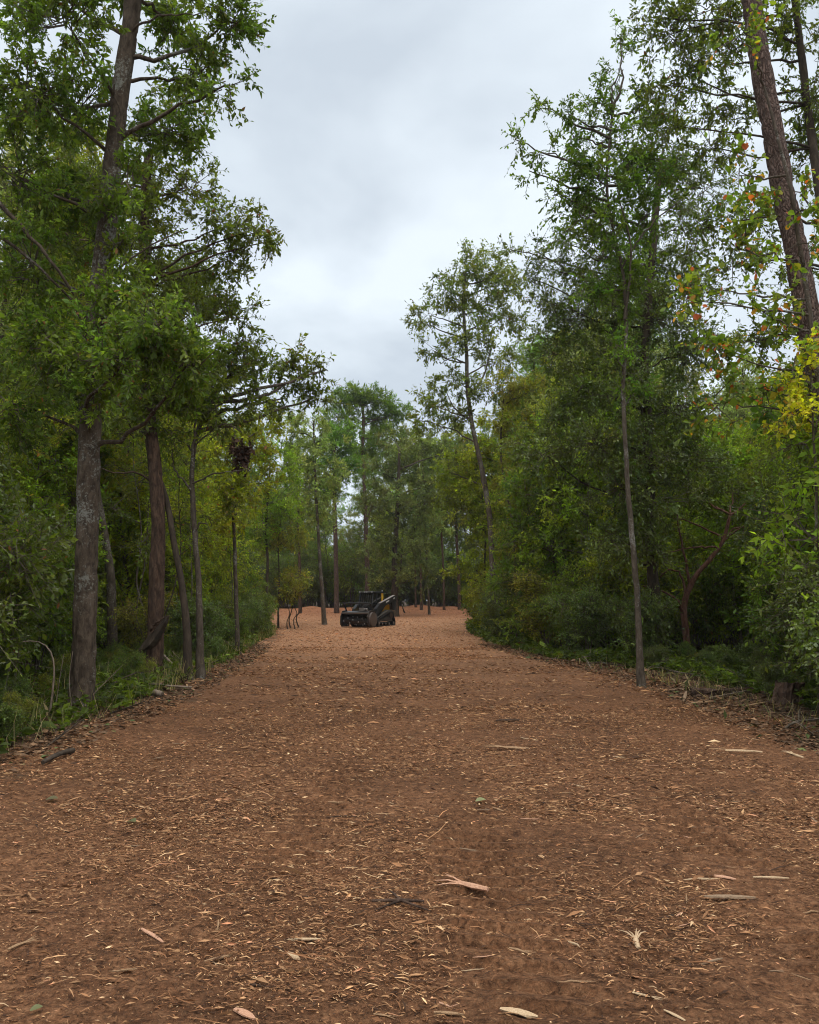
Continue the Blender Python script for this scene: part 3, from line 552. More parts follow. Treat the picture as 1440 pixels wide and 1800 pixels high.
# --- dark tree behind the slender one
b0 = np.array([*P(1150, 1120, 20)[:2], 0.05]); D = 20
cl = [K(a_, b_, D + e_, rx, ry, None, wt_) for (a_, b_, e_, rx, ry, wt_) in ((1150, 560, 0, 70, 60, 1), (1080, 620, 0, 65, 55, 1), (1020, 560, .5, 60, 55, 1), (1210, 620, 0, 65, 60, 1), (1100, 700, -.5, 70, 55, 1.1), (1030, 680, 0, 60, 55, 1), (970, 620, .5, 45, 45, 1), (1180, 720, 0, 65, 55, 1), (1150, 470, .5, 60, 55, 1), (1220, 500, .5, 60, 55, .6), (1200, 400, .5, 55, 60, .55), (1050, 780, -1, 65, 50, 1.1), (980, 730, 0, 50, 50, 1),
      (1140, 800, -.5, 70, 55, 1.1), (970, 530, .5, 36, 36, .8), (935, 490, .5, 24, 24, .7), (1000, 480, .5, 34, 30, .7), (900, 440, 1, 26, 18, .6), (940, 440, .5, 20, 16, .6), (960, 800, -.5, 50, 46, 1), (1220, 810, 0, 60, 55, 1), (1150, 880, -.8, 60, 45, 1), (1090, 860, -1, 60, 45, 1), (1130, 960, -.6, 55, 40, 1), (1080, 950, -.8, 50, 40, 1), (1000, 430, .5, 34, 28, .7), (1060, 450, .3, 50, 45, 1), (1040, 380, .4, 45, 40, .9), (965, 470, .5, 30, 24, .7), (1080, 530, 0, 60, 50, 1), (1190, 300, 1, 55, 55, .9), (1160, 230, 1, 45, 50, .6), (1240, 330, 1, 45, 55, .6))]
hero('dark_crowned_tree', 'broad dark green tree whose crown fills the space behind the slender tree', b0, np.vstack([b0, path([(1148, 1000), (1142, 860), (1138, 740), (1132, 640), (1140, 520), (1150, 400), (1160, 280)], D)]), .16, .08, cl, DARKG, M_DARK, M_LEAFG, seed=83, k=14, n=50, L0=.085, nsub=60, ntw=8, nlf=10, tl=.42, sprig=.08, limb_r=.035)
# --- tree leaning out of the frame's top corner with a vine-hung stem
b0 = np.array([*P(1500, 1150, 15)[:2], 0.05]); D = 15
cl = [K(a_, b_, D + e_, rx, ry, None, wt_) for (a_, b_, e_, rx, ry, wt_) in ((1180, 60, 0, 55, 55, .9), (1210, 130, 0, 45, 50, .8), (1160, 150, 0, 34, 40, .6), (1250, 20, 0, 55, 55, .9), (1380, 40, 0, 60, 70, .7), (1430, 160, 0, 50, 70, .8), (1420, 280, .5, 50, 60, .8), (1140, 30, 0, 30, 40, .6), (1300, 60, .5, 55, 60, .5), (1200, -60, 0, 90, 50, 1), (1400, -60, 0, 90, 60, 1), (1260, 110, .5, 40, 60, .5), (1180, 220, 0, 34, 50, .7), (1290, 200, .5, 50, 55, .7), (1330, 380, .6, 45, 60, .7), (1290, 470, .6, 55, 50, .7), (1250, 260, .5, 45, 55, .7), (1400, 480, .6, 40, 50, .7), (1240, 400, .6, 50, 50, .7), (1330, 600, .6, 60, 50, .7))]
hero('dark_stemmed_tree', 'dark thin-stemmed tree beyond the leaning pine, leaves hanging across the sky', b0, np.vstack([b0, path([(1490, 900), (1470, 600), (1452, 400), (1432, 250), (1415, 120), (1400, 0), (1380, -120)], D)]), .13, .06, cl, OAK, M_DARK, seed=84, k=12, n=50, L0=.085, nsub=56, ntw=8, nlf=10, tl=.38, hang=.45, sprig=.12, low=.15, limb_r=.028)
# --- red-leaved maple and golden one under the pine
b0 = np.array([*P(1470, 1190, 12)[:2], 0.05]); D = 12
cl = [K(a_, b_, D + e_, rx, ry, None, wt_) for (a_, b_, e_, rx, ry, wt_) in ((1400, 340, -.3, 55, 50, .8), (1300, 60, -.4, 55, 60, .4), (1300, 440, 0, 70, 45, .5), (1230, 500, 0, 60, 25, .7), (1200, 520, 0, 25, 18, .7), (1330, 540, 0, 70, 50, .6), (1270, 620, 0, 60, 36, .7), (1300, 300, .5, 50, 60, .4), (1340, 680, .3, 60, 50, .7), (1260, 710, .3, 55, 45, .7), (1410, 620, -.3, 50, 50, .7), (1400, 430, -.2, 40, 50, .3))]
hero('red_maple', 'maple with scattered red and orange leaves hanging before the leaning pine', b0, np.vstack([b0, path([(1465, 1000), (1455, 800), (1440, 640), (1420, 480), (1395, 330), (1350, 150)], D)]), .07, .02, cl, MAPLE, M_GREY, seed=85, k=10, n=40, L0=.075, W=.8, fine=True, nsub=42, ntw=7, nlf=9, tl=.38, hang=.3, sprig=.15, low=.2, limb_r=.02)
b0 = np.array([*P(1440, 1180, 11.5)[:2], 0.05]); D = 11.5
hero('golden_tree', 'small tree turned golden yellow at the edge below the leaning pine', b0, np.vstack([b0, path([(1440, 1000), (1435, 850), (1430, 720), (1428, 640)], D)]), .04, .012, [K(1420, 665, D, 50, 45), K(1390, 720, D, 40, 36, None, .6), (P(1450, 730, D), (.4, .4, .35), .8)], GOLD, M_GREY, seed=86, k=8, n=30, L0=.075, W=.6, nsub=55, ntw=7, nlf=10, tl=.3)
# --- crooked red-barked shrub in the shade
b0, D = onground(1211, 1162)
cl = [K(a_, b_, D + e_, rx, ry) for (a_, b_, e_, rx, ry) in ((1290, 865, .6, 55, 40), (1220, 870, .8, 55, 36), (1340, 920, .4, 45, 36), (1155, 905, .4, 45, 32), (1190, 840, .8, 55, 36), (1340, 860, .5, 50, 40))]
hero('crooked_red_shrub', 'crooked bare-stemmed shrub with reddish bark in the shade behind the slender tree', b0, np.vstack([b0, path([(1205, 1110), (1203, 1060), (1222, 1015), (1248, 985), (1272, 950), (1285, 905)], D)]), .105, .04, cl, DARKG, M_REDSHRUB, seed=87, k=12, n=40, L0=.085, nsub=34, ntw=8, nlf=10, tl=.4, limb_r=.03, jit=.1,
     bare=[([P(1204, 1080, D), P(1185, 1050, D - .2), P(1150, 1035, D - .4), P(1130, 1030, D - .5)], .04), ([P(1206, 1050, D), P(1196, 1010, D), P(1180, 1000, D), P(1160, 1015, D)], .04), ([P(1262, 962, D), P(1220, 962, D - .2), P(1160, 975, D - .3)], .03), ([P(1214, 1030, D), P(1200, 960, D), P(1190, 900, D)], .045), ([P(1272, 950, D), P(1290, 930, D), P(1320, 925, D)], .03)])

# ================================================================== woodland fill: a few kinds, copied
def proto_tree(seed, H, r0, low_, rad, nclump, cr_, pal, bark, L0, nsub, leafm=None, needle=False, **fk):
    g = rng_(seed); pth = [(0, 0, -.15)]; x_ = y_ = 0
    for i in range(1, 7):
        x_ += g.normal(0, .018) * H; y_ += g.normal(0, .018) * H; pth.append((x_, y_, H * .95 * i / 6))
    n = 26; p = smoothpath(pth, n); tt = np.linspace(0, 1, n); tm = MB(); tm.tube(p, r0 * (1 - .8 * tt ** .9), 9, 0, True, .08, seed, .5)
    cl = []
    for i in range(nclump):
        q = low_ + (1 - low_) * ((i + g.random()) / nclump); prof = math.sin(math.pi * min(1, .22 + .8 * (q - low_) / (1 - low_))) ** .7
        an = i * 2.4 + g.normal(0, .4); rr = rad * prof * g.uniform(.35, 1)
        k = min(n - 1, int(q * n)); c_ = np.array([p[k][0] + rr * math.cos(an), p[k][1] + rr * math.sin(an), H * q + g.normal(0, .02) * H])
        s_ = cr_ * g.uniform(.7, 1.25); cl.append((c_, (s_, s_, s_ * (.75 if not needle else .4)), 1.0))
        lp = limb_pts(p, c_, g, .35); ln_ = np.linalg.norm(lp[-1] - lp[0]); tm.tube(lp, np.linspace(min(r0 * .45, .01 + .014 * ln_), .008, 9), 5)
    cm = MB(); foliage(cm, g, cl, pal, L0=L0, nsub=nsub, needle=needle, **fk)
    return tm.mesh('trunk', [bark], True), cm.mesh('crown', [leafm or M_LEAF, M_TWIG], False, True), H, rad + cr_ * .6
def proto_shrub(seed, H, rad, pal, L0, nsub, leafm=None, W=.45, nst=7, **fk):
    g = rng_(seed); tm = MB(); cl = []
    for i in range(nst):
        an = i * 2.4 + g.normal(0, .5); rr = rad * g.uniform(.2, .85); h = H * g.uniform(.5, .95)
        e = np.array([rr * math.cos(an), rr * math.sin(an), h]); m_ = e * np.array([.35, .35, .55]) + g.normal(0, .05, 3)
        tm.tube(smoothpath([(.06 * math.cos(an), .06 * math.sin(an), -.08), m_, e], 8), np.linspace(.02, .006, 8) * (H / 2) ** .5, 5)
        s_ = rad * g.uniform(.32, .5); cl.append((e, (s_, s_, s_ * .85), 1.0)); cl.append((m_ * np.array([1.5, 1.5, .95]), (s_ * .8, s_ * .8, s_ * .7), .8))
    cm = MB(); foliage(cm, g, cl, pal, L0=L0, W=W, nsub=nsub, **fk)
    return tm.mesh('stem', [M_TWIG], True), cm.mesh('foliage', [leafm or M_LEAF, M_TWIG], False, True), H, rad
PT = {}
for i, pal in enumerate((DARKG, BRIGHT, OAK, OLIVE, YELLOWG, DARKG)):
    PT['under%d' % i] = proto_tree(200 + i, 6.6 + .4 * i, .065, .16, 1.7, 15, .85, pal, (M_DARK, M_GREY, M_GREY)[i % 3], .115, 24, M_LEAFG if i == 5 else None, ntw=8, nlf=9, tl=.45, sprig=.05)
PT['under6'] = proto_tree(206, 5.6, .05, .12, 1.6, 18, .75, BRIGHT, M_GREY, .076, 42, ntw=8, nlf=10, tl=.36, sprig=.08)
PT['under7'] = proto_tree(207, 6.2, .055, .12, 1.7, 18, .8, DARKG, M_DARK, .08, 38, M_LEAFG, ntw=8, nlf=10, tl=.36, sprig=.08)
for i, pal in enumerate((OAK, GREYG, DARKG, OLIVE)):
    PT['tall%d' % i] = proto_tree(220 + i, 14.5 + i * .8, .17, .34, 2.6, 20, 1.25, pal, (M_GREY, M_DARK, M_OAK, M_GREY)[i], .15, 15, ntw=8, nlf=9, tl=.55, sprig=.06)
for i in range(3):
    PT['pole%d' % i] = proto_tree(250 + i, 6.0 + i, .028, .45, .8, 7, .5, (OAK, BRIGHT, YELLOWG)[i], (M_GREY, M_DARK, M_GREY)[i], .085, 26, ntw=7, nlf=8, tl=.4, sprig=.1)
for i in range(2):
    PT['pine%d' % i] = proto_tree(240 + i, 19 + i, .2, .58, 2.6, 16, 1.1, PINEG, M_PINE,   .24, 16, needle=True, W=.2, ntw=9, nlf=11, tl=.6, hang=-.05)
for i, pal in enumerate((DARKG, BRIGHT, OAK, YELLOWG, DARKG, OLIVE)):
    PT['shrub%d' % i] = proto_shrub(260 + i, 2.0 + .25 * (i % 3), 1.05, pal, .070 if i != 4 else .087, 78, M_LEAFG if i in (0, 4) else None, W=.42 if i != 4 else .6, ntw=8, nlf=9, tl=.32, sprig=.1, hang=.35)
NAMES = {'pole': ('thin_sapling', 'sapling'), 'under': ('understory_tree', 'tree'), 'tall': ('hardwood_tree', 'tree'), 'pine': ('pine_tree', 'tree'), 'shrub': ('leafy_shrub', 'shrub')}
def place(kind, x, y, rot, s, label, group, sz=None, tilt=(0, 0), name=None):
    a_, b_, H, rad = PT[kind]; nm, cat = NAMES[kind.rstrip('0123456789')]
    root = link(name or nm, None, None, (x, y, float(hz(x, y, False)))); root.rotation_euler = (tilt[0], tilt[1], rot); root.scale = (s, s, sz or s)
    tag(root, label, cat, group)
    shrub = cat == 'shrub'
    link('stem' if shrub else 'trunk', a_, root); link('foliage' if shrub else 'crown', b_, root)
    return root
SKX = [-400, 300, 430, 470, 500, 545, 600, 640, 700, 740, 800, 880, 930, 990, 1040, 1120, 1180, 1900]
SKY = [-900, -300, 330, 540, 640, 735, 745, 750, 760, 735, 745, 640, 545, 470, 330, 100, -150, -900]
def cap(x, y, H, rad):
    """scale that keeps a crown under the tree line the photograph shows"""
    px0, _ = proj((x, y, 5)); pr = rad * FPX / y
    py = max(np.interp(q, SKX, SKY) for q in (px0 - pr, px0, px0 + pr))
    zt = P(px0, py, y)[2] - float(hz(x, y, False)); return min(1.0, zt / H)
g = rng_(5)
placed = []
def free(x, y, d):
    for (a_, b_, e) in placed:
        if (a_ - x) ** 2 + (b_ - y) ** 2 < (min(d, e)) ** 2: return False
    return True
def inview(x, y, m=1.5): return abs(x) < y * .5 + m
LOOK = dict(pole0='grey-stemmed', pole1='dark-stemmed', pole2='yellow-leaved', under0='dark green', under1='light green', under2='oak-green', under3='olive', under4='yellowish', under5='glossy dark', tall0='oak-green', tall1='grey-green', tall2='dark green', tall3='olive',
            pine0='bare-stemmed pine', pine1='high-crowned pine', shrub0='glossy dark', shrub1='light green', shrub2='oak-green', shrub3='yellowish', shrub4='big-leaved', shrub5='olive')
import zlib
SIGHT = ((.295, .405, 20.8), (-.378, -.352, 20.5), (-.33, -.248, 16.6))
def fill(n, kinds, region, d, label, group, smin=.8, smax=1.15, tries=40):
    c_ = 0; g = rng_(zlib.crc32(label.encode()))
    for _ in range(n * tries):
        if c_ >= n: break
        q = region(g)
        if q is None or not inview(*q, 2.5) or not free(q[0], q[1], d): continue
        k = kinds[int(g.integers(len(kinds)))]; s = float(g.uniform(smin, smax)); H, rad = PT[k][2], PT[k][3]
        s = min(s, s * cap(q[0], q[1], H * s, rad * s))
        if s < min(.42, smin * .8): continue
        hw = rad * s * .9
        if s > .3 and any(q[1] < y1 and (q[0] + hw) / q[1] > a0 and (q[0] - hw) / q[1] < a1 for a0, a1, y1 in SIGHT): continue
        placed.append((q[0], q[1], d)); c_ += 1
        lab = '%s %s' % (LOOK[k], label)
        place(k, q[0], q[1], g.uniform(0, 6.28), s, lab, group, s * g.uniform(.9, 1.1), (g.normal(0, .03), g.normal(0, .03)))
def leftwood(off0, off1, y0, y1):
    def f(g):
        y = g.uniform(y0, y1); x = float(xl(y)) - g.uniform(off0, off1)
        if y < 23 and x > -7.4: return None
        return x, y
    return f
def rightwood(off0, off1, y0, y1):
    def f(g):
        y = g.uniform(y0, y1); x = float(xr(y)) + g.uniform(off0, off1)
        if y < 23 and .215 < x / y < .47: return None
        return x, y
    return f
def backwood(y0, y1):
    return lambda g: (g.uniform(-40, 36), g.uniform(y0, y1))
T_ = ['tall0', 'tall1', 'tall2', 'tall3']; U_ = ['under%d' % i for i in range(6)]
fill(11, T_, leftwood(4, 18, 19, 45), 2.6, 'tall tree in the woods behind the lichen-spotted oak', 'tall trees behind the lichen-spotted oak')
fill(14, T_ + ['pine0'], leftwood(2.5, 20, 44, 72), 3, 'tall tree in the woods behind the crooked stems', 'tall trees behind the crooked stems')
fill(42, ['under1', 'under4', 'under2', 'under3', 'under0', 'under1'], leftwood(2.6, 16, 18, 40), 1.7, 'understory tree in the shade behind the lichen-spotted oak', 'understory trees behind the lichen-spotted oak')
fill(26, U_, leftwood(1.2, 16, 36, 72), 2.0, 'understory tree near the crooked stems before the far edge', 'understory trees by the crooked stems', .7, 1.1)
fill(13, T_, lambda g: (lambda q: None if q is None or q[0] / q[1] > .27 else q)(rightwood(3, 16, 19, 45)(g)), 2.6, 'tall tree in the woods behind the slender tree', 'tall trees behind the slender tree')
fill(14, T_ + ['pine1'], rightwood(3, 20, 42, 72), 3, 'tall tree in the woods past the tall ragged tree', 'tall trees past the ragged tree')
fill(52, ['under1', 'under4', 'under2', 'under1', 'under3', 'under0'], rightwood(1.6, 16, 17, 42), 1.7, 'understory tree in the leafy wall behind the slender tree', 'understory trees behind the slender tree')
fill(26, U_, rightwood(1.2, 16, 38, 73), 2.0, 'understory tree past the tall ragged tree near the far edge', 'understory trees past the ragged tree', .7, 1.1)
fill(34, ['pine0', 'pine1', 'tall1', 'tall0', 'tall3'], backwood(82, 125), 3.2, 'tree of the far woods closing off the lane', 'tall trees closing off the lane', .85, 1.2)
fill(40, U_, backwood(77, 98), 2.0, 'understory tree low in the far woods closing off the lane', 'understory trees closing off the lane')
fill(60, ['shrub0', 'shrub1', 'shrub2', 'shrub4'], lambda g: (g.uniform(-18, 10), g.uniform(76.4, 85)), 1.25, 'tall bush in the far woods behind the red soil', 'tall bushes at the far edge', 1.5, 2.3)
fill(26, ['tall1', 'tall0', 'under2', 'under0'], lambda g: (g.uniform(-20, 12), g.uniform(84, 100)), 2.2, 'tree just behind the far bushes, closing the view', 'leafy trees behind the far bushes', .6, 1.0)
fill(40, U_, backwood(88, 120), 2.4, 'tree deep in the far woods closing off the lane', 'deep trees closing off the lane', 1.0, 1.4)
fill(20, ['pole0', 'pole1', 'pole2'], lambda g: (lambda y: (float(xl(y)) - g.uniform(.9, 6), y))(g.uniform(14, 32)), .7, 'thin sapling among the trunks by the oak', 'thin saplings by the oak', .6, 1.1)
fill(18, ['pole0', 'pole1', 'pole2'], lambda g: (lambda y: (float(xr(y)) + g.uniform(.7, 5), y))(g.uniform(23, 38)), .7, 'thin sapling in the leafy wall past the slender tree', 'thin saplings past the slender tree', .6, 1.1)
# shrubs
S_ = ['shrub%d' % i for i in range(6)]
fill(46, S_, leftwood(3.2, 11, 15, 34), 1.1, 'shrub in the shade behind the trunks by the oak', 'shrubs behind the trunks by the oak', .7, 1.15)
fill(30, S_, leftwood(.5, 5, 24, 52), 1.1, 'shrub along the lane between forked tree and crooked stems', 'shrubs past the forked tree', .45, .9)
fill(46, S_, rightwood(.7, 4.5, 20, 50), 1.0, 'shrub in the low wall along the narrowing lane', 'shrubs along the narrowing lane', .6, 1.1)
fill(24, S_, rightwood(3.5, 10, 16, 30), 1.2, 'shrub in deep shade behind the slender tree', 'shaded shrubs behind the slender tree', .7, 1.15)
fill(34, S_, backwood(75.8, 79), 1.3, 'bush at the foot of the far woods by the red soil', 'bushes at the far edge', .8, 1.3)
fill(34, ['shrub0', 'shrub2', 'shrub4', 'shrub5'], lambda g: (lambda y: (float(xl(y)) - g.uniform(.15, 2.6), y))(g.uniform(8.5, 26)), .35, 'scrub at the mulch edge under the trunks by the oak', 'low scrub at the oak side', .14, .27)
fill(16, ['shrub0', 'shrub2', 'shrub4', 'shrub5'], lambda g: (lambda y: (float(xr(y)) + g.uniform(.7, 3.2), y))(g.uniform(11, 21)), .4, 'scrub at the mulch edge around the two stumps', 'low scrub at the stump side', .16, .34)
# the near bushes, each placed by eye
for k, (kind, x, y, s, lb) in enumerate((
    ('shrub4', 5.15, 9.6, .62, 'low glossy bush nearest the viewer at the mulch edge, below the golden tree'),
    ('shrub0', 5.9, 11.2, 1.0, 'dense dark bush behind the low glossy one below the golden tree'),
    ('shrub1', 7.0, 12.4, 1.2, 'tall light green bush below the leaning pine'),
    ('shrub2', 7.0, 14.2, .95, 'bushy shrub beside the rotten stump, leaves to the ground'),
    ('shrub4', 8.3, 15.6, 1.5, 'broad glossy-leaved bush behind the rotten stump'),
    ('shrub1', 7.0, 10.8, 1.9, 'big tall bush rising to the golden tree'),
    ('shrub3', 9.3, 18.6, 1.5, 'yellow-green bush close to the crooked red shrub'),
    ('shrub0', 5.6, 19.6, .8, 'dark shrub just behind the slender tree'),
    ('shrub1', 6.3, 23.2, 1.3, 'light green bush glimpsed between the slender tree and crooked red shrub'),
    ('shrub3', 8.9, 24.6, 1.5, 'yellowish bush in the hollow behind the crooked red shrub'),
    ('shrub0', -5.15, 8.6, .8, 'dark bush nearest the viewer beside the lichen-spotted oak'),
    ('shrub2', -5.9, 10.4, 1.15, 'leafy bush behind the nearest dark bush, level with the oak'),
    ('shrub4', -6.6, 12.6, 1.3, 'glossy-leaved bush in the shade beyond the oak trunk'),
    ('shrub0', -7.6, 14.6, 1.5, 'tall shaded bush deep beyond the oak trunk'),
    ('shrub1', -7.9, 17.6, 1.2, 'light green bush between the bent tree and vine-clad tree'),
    ('shrub5', -6.2, 19.4, .7, 'small olive bush right behind the vine-clad trunk'),
    ('shrub0', -5.6, 21.5, .75, 'small dark bush behind the two thin stems'))):
    place(kind, x, y, 1.3 * k, s, lb, None)
for k, (kind, x, y, s, lb) in enumerate((
    ('tall1', -6.0, 88, .62, 'grey-green tree closing the gap between the round-topped pine and its bare-stemmed neighbour'), ('under2', -4.6, 84, 1.1, 'small oak-green tree right behind the round-topped pine'),
    ('under6', 7.6, 13.4, .95, 'small light green tree in front of the leaning pine, leafy to the ground'), ('under7', 8.8, 15.8, 1.05, 'glossy dark small tree next to the leaning pine'),
    ('under7', -8.4, 13.9, 1.0, 'small dark tree in the corner beyond the oak'), ('under7', -7.3, 11.2, .8, 'small tree among the bushes beside the oak'), ('under6', -9.4, 17.0, 1.0, 'glossy small tree in the shade beyond the bent tree'))):
    place(kind, x, y, 1.7 * k, s, lb, None)

ORD = 'first second third fourth fifth sixth seventh eighth ninth tenth eleventh twelfth thirteenth fourteenth fifteenth sixteenth seventeenth eighteenth nineteenth twentieth'.split()
by = {}
for o in list(COL.objects):
    if o.parent is None and o.get('group') and o.get('label'): by.setdefault(o['label'], []).append(o)
for lb, os_ in by.items():
    if len(os_) > 1:
        for i, o in enumerate(sorted(os_, key=lambda o: o.location.y)): o['label'] = lb + ', %s along' % (ORD[i] if i < 20 else 'twenty-' + ORD[i - 20])

# ================================================================== low cover, litter, grass
def scatter(g, n, y0, y1, fn):
    y = g.uniform(y0, y1, n); return fn(g, y)
g = rng_(91); mb = MB()
pos = []
for (n, y0, y1, sd, w_) in ((300, 8, 15, -1, 1.8), (700, 12, 26, -1, 3.2), (1000, 24, 52, -1, 2.0), (260, 9, 16, 1, 1.4), (900, 14, 24, 1, 3.5), (1300, 20, 52, 1, 1.6)):
    y = g.uniform(y0, y1, n); o_ = np.abs(g.normal(0, .6, n)) * w_ + (.05 if sd < 0 else .05 + .75 * (1 - sstep(17, 22, y)))
    x = np.where(sd < 0, xl(y) - o_, xr(y) + o_); pos.append(np.c_[x, y])
pos = np.concatenate(pos); pos = pos[np.abs(pos[:, 0]) < pos[:, 1] * .5 + 1.2]
k = len(pos); base = np.c_[pos, hz(pos[:, 0], pos[:, 1])]; h = g.uniform(.04, .30, k) * (.6 + .6 * vnoise(pos[:, 0] * .8, pos[:, 1] * .8, 4))
top = base + np.c_[g.normal(0, .1, (k, 2)), h]
sticks(mb, base, top, .004, .002)
li = np.repeat(np.arange(k), 13); tt = g.uniform(.25, 1.05, len(li)); pp = base[li] + (top - base)[li] * tt[:, None] + g.normal(0, .02, (len(li), 3))
dd = nz(np.c_[g.normal(0, 1, (len(li), 2)), g.normal(.15, .35, len(li))]); ln = .075 * np.exp(g.normal(0, .35, len(li))) * (1 + pos[li][:, 1] * .02)
pc = .6 * colours(g, len(li), OAK, np.exp(g.normal(0, .3, k))[li][:, None]); br = (g.random(k) < .15)[li]; pc[br] = .6 * colours(g, br.sum(), BRIGHT)
leaves(mb, g, pp, dd, ln, ln * .24, pc, .9)
u = link('undergrowth', mb.mesh('undergrowth', [M_LEAF, M_TWIG], False, True)); u['kind'] = 'stuff'
# grass and pale stems
mb = MB(); y = np.r_[g.uniform(8, 17, 900), g.uniform(14, 45, 3000)]; sd = g.random(len(y)) < .55; o_ = np.abs(g.normal(0, .8, len(y))) - .1
x = np.where(sd, xl(y) - o_, xr(y) + o_); k = len(y); bs = np.c_[x, y, hz(x, y)]
tip = bs + np.c_[g.normal(0, .09, (k, 2)), g.uniform(.08, .5, k) * (.5 + sd * .5)]
s_ = nz(np.c_[g.normal(0, 1, (k, 2)), np.zeros(k)]) * (.0028 + .00012 * y)[:, None]
md = (bs + tip) / 2 + np.c_[g.normal(0, .02, (k, 2)), np.full(k, .03)]
v = np.stack([bs - s_, bs + s_, md + s_ * .8, tip, md - s_ * .8], 1).reshape(-1, 3); gc = colours(g, k, dict(dry=1, c=(.11, .115, .035), c2=(.2, .19, .07), alt=(((.34, .26, .15), .45),)))
mb.add(v, np.arange(k * 5).reshape(k, 5), 0, np.repeat(gc, 5, 0)); u = link('grass', mb.mesh('grass', [M_LEAF], False, True)); u['kind'] = 'stuff'
# fallen leaves under the trees
mb = MB(); k = 26000; y = g.uniform(7, 30, k) ** 1.0; sd = g.random(k) < .45; o_ = g.gamma(1.6, 1.0, k) - .7; x = np.where(sd, xl(y) - o_, xr(y) + o_)
ok = np.abs(x) < y * .5 + 1.5; x, y = x[ok], y[ok]; k = len(x); bs = np.c_[x, y, hz(x, y) + g.uniform(.004, .03, k)]
lc = colours(g, k, dict(dry=1, c=(.10, .055, .028), c2=(.22, .13, .07), v=.4, alt=(((.08, .1, .03), .08),)))
ln = .075 * np.exp(g.normal(0, .3, k)); leaves(mb, g, bs, nz(np.c_[g.normal(0, 1, (k, 2)), g.normal(0, .18, k)]), ln, ln * .25, lc, 2.0)
u = link('leaf_litter', mb.mesh('leaf_litter', [M_CHIP], False, True)); u['kind'] = 'stuff'

# ================================================================== shredded wood over the lane
g = rng_(17)
CH = np.array([(.17, .074, .030), (.24, .115, .05), (.33, .175, .08), (.46, .265, .125), (.62, .41, .22), (.52, .25, .13), (.05, .023, .011)])
CPr = np.array([.31, .28, .17, .075, .025, .025, .115])
def chips(n, y0, y1, lmed, rad_, flatn, dens=True):
    y = np.sqrt(g.uniform(y0 ** 1.5, y1 ** 1.5, n)) if False else g.uniform(y0, y1, n)
    wl = np.maximum(xl(y) - .2, -y * .5 - .8); wr = np.minimum(xr(y) + .2, y * .5 + .8); x = wl + (wr - wl) * g.random(n)
    if dens:
        ok = g.random(n) < (.2 + 1.0 * sstep(.35, .65, fbm(x * .7, y * .7, 63, 3))) * (1 - .8 * np.clip(trackmask(x, y), 0, 1)) * (1 - .85 * np.exp(-(((x - 1.75) / .55) ** 2 + ((y - 3.7) / .45) ** 2) ** 2)); x, y = x[ok], y[ok]; n = len(x)
    an = np.where(g.random(n) < .55, g.normal(0, .5, n), g.uniform(-1.57, 1.57, n)); ln = np.clip(lmed * np.exp(g.normal(0, .55, n)), .008, .22)
    d = np.c_[np.cos(an), np.sin(an), g.normal(0, .16, n)]; d = nz(d); c_ = np.c_[x, y, hz(x, y) + rad_ * 1.2 + g.uniform(0, .012, n) + np.abs(d[:, 2]) * ln * .4]
    col = CH[g.choice(len(CH), n, p=CPr)] * np.exp(g.normal(0, .22, n))[:, None]; col = col * (1 + sstep(12, 40, y)[:, None] * np.array([.35, .15, .0]))
    m1 = g.random(n) < flatn
    a_, b_ = c_ - d * ln[:, None] / 2, c_ + d * ln[:, None] / 2
    r_ = rad_ * np.exp(g.normal(0, .35, n))
    bend = c_ + np.c_[g.normal(0, .10, (n, 2)) * ln[:, None], np.full(n, .004)]
    q = ~m1
    for s0, s1, ra, rb in ((a_, bend, .6, 1.0), (bend, b_, 1.0, .35)):
        o0 = mb.n; sticks(mb, s0[q], s1[q], r_[q] * ra, r_[q] * rb, 0); mb.c[-1] = np.repeat(col[q], 6, 0)
    f_ = m1; kk = f_.sum()
    if kk: leaves(mb, g, a_[f_], d[f_], ln[f_] * (.55 if flatn < .5 else .9), ln[f_] * .07 + rad_ * 1.1, col[f_], 1.1)
mb = MB()
chips(100000, 2.9, 6.8, .018, .0011, 1.1); chips(9000, 2.9, 6.5, .03, .0016, .10); chips(2400, 2.9, 7, .06, .0022, .12); chips(80000, 6, 13, .026, .0018, 1.1); chips(5000, 6, 13, .045, .0026, .12); chips(40000, 12, 28, .05, .0035, 1.1); chips(3000, 12, 28, .08, .005, .15); chips(30000, 26, 76, .055, .0045, 1.1, False)
u = link('wood_chips', mb.mesh('wood_chips', [M_CHIP], False, True)); u['kind'] = 'stuff'
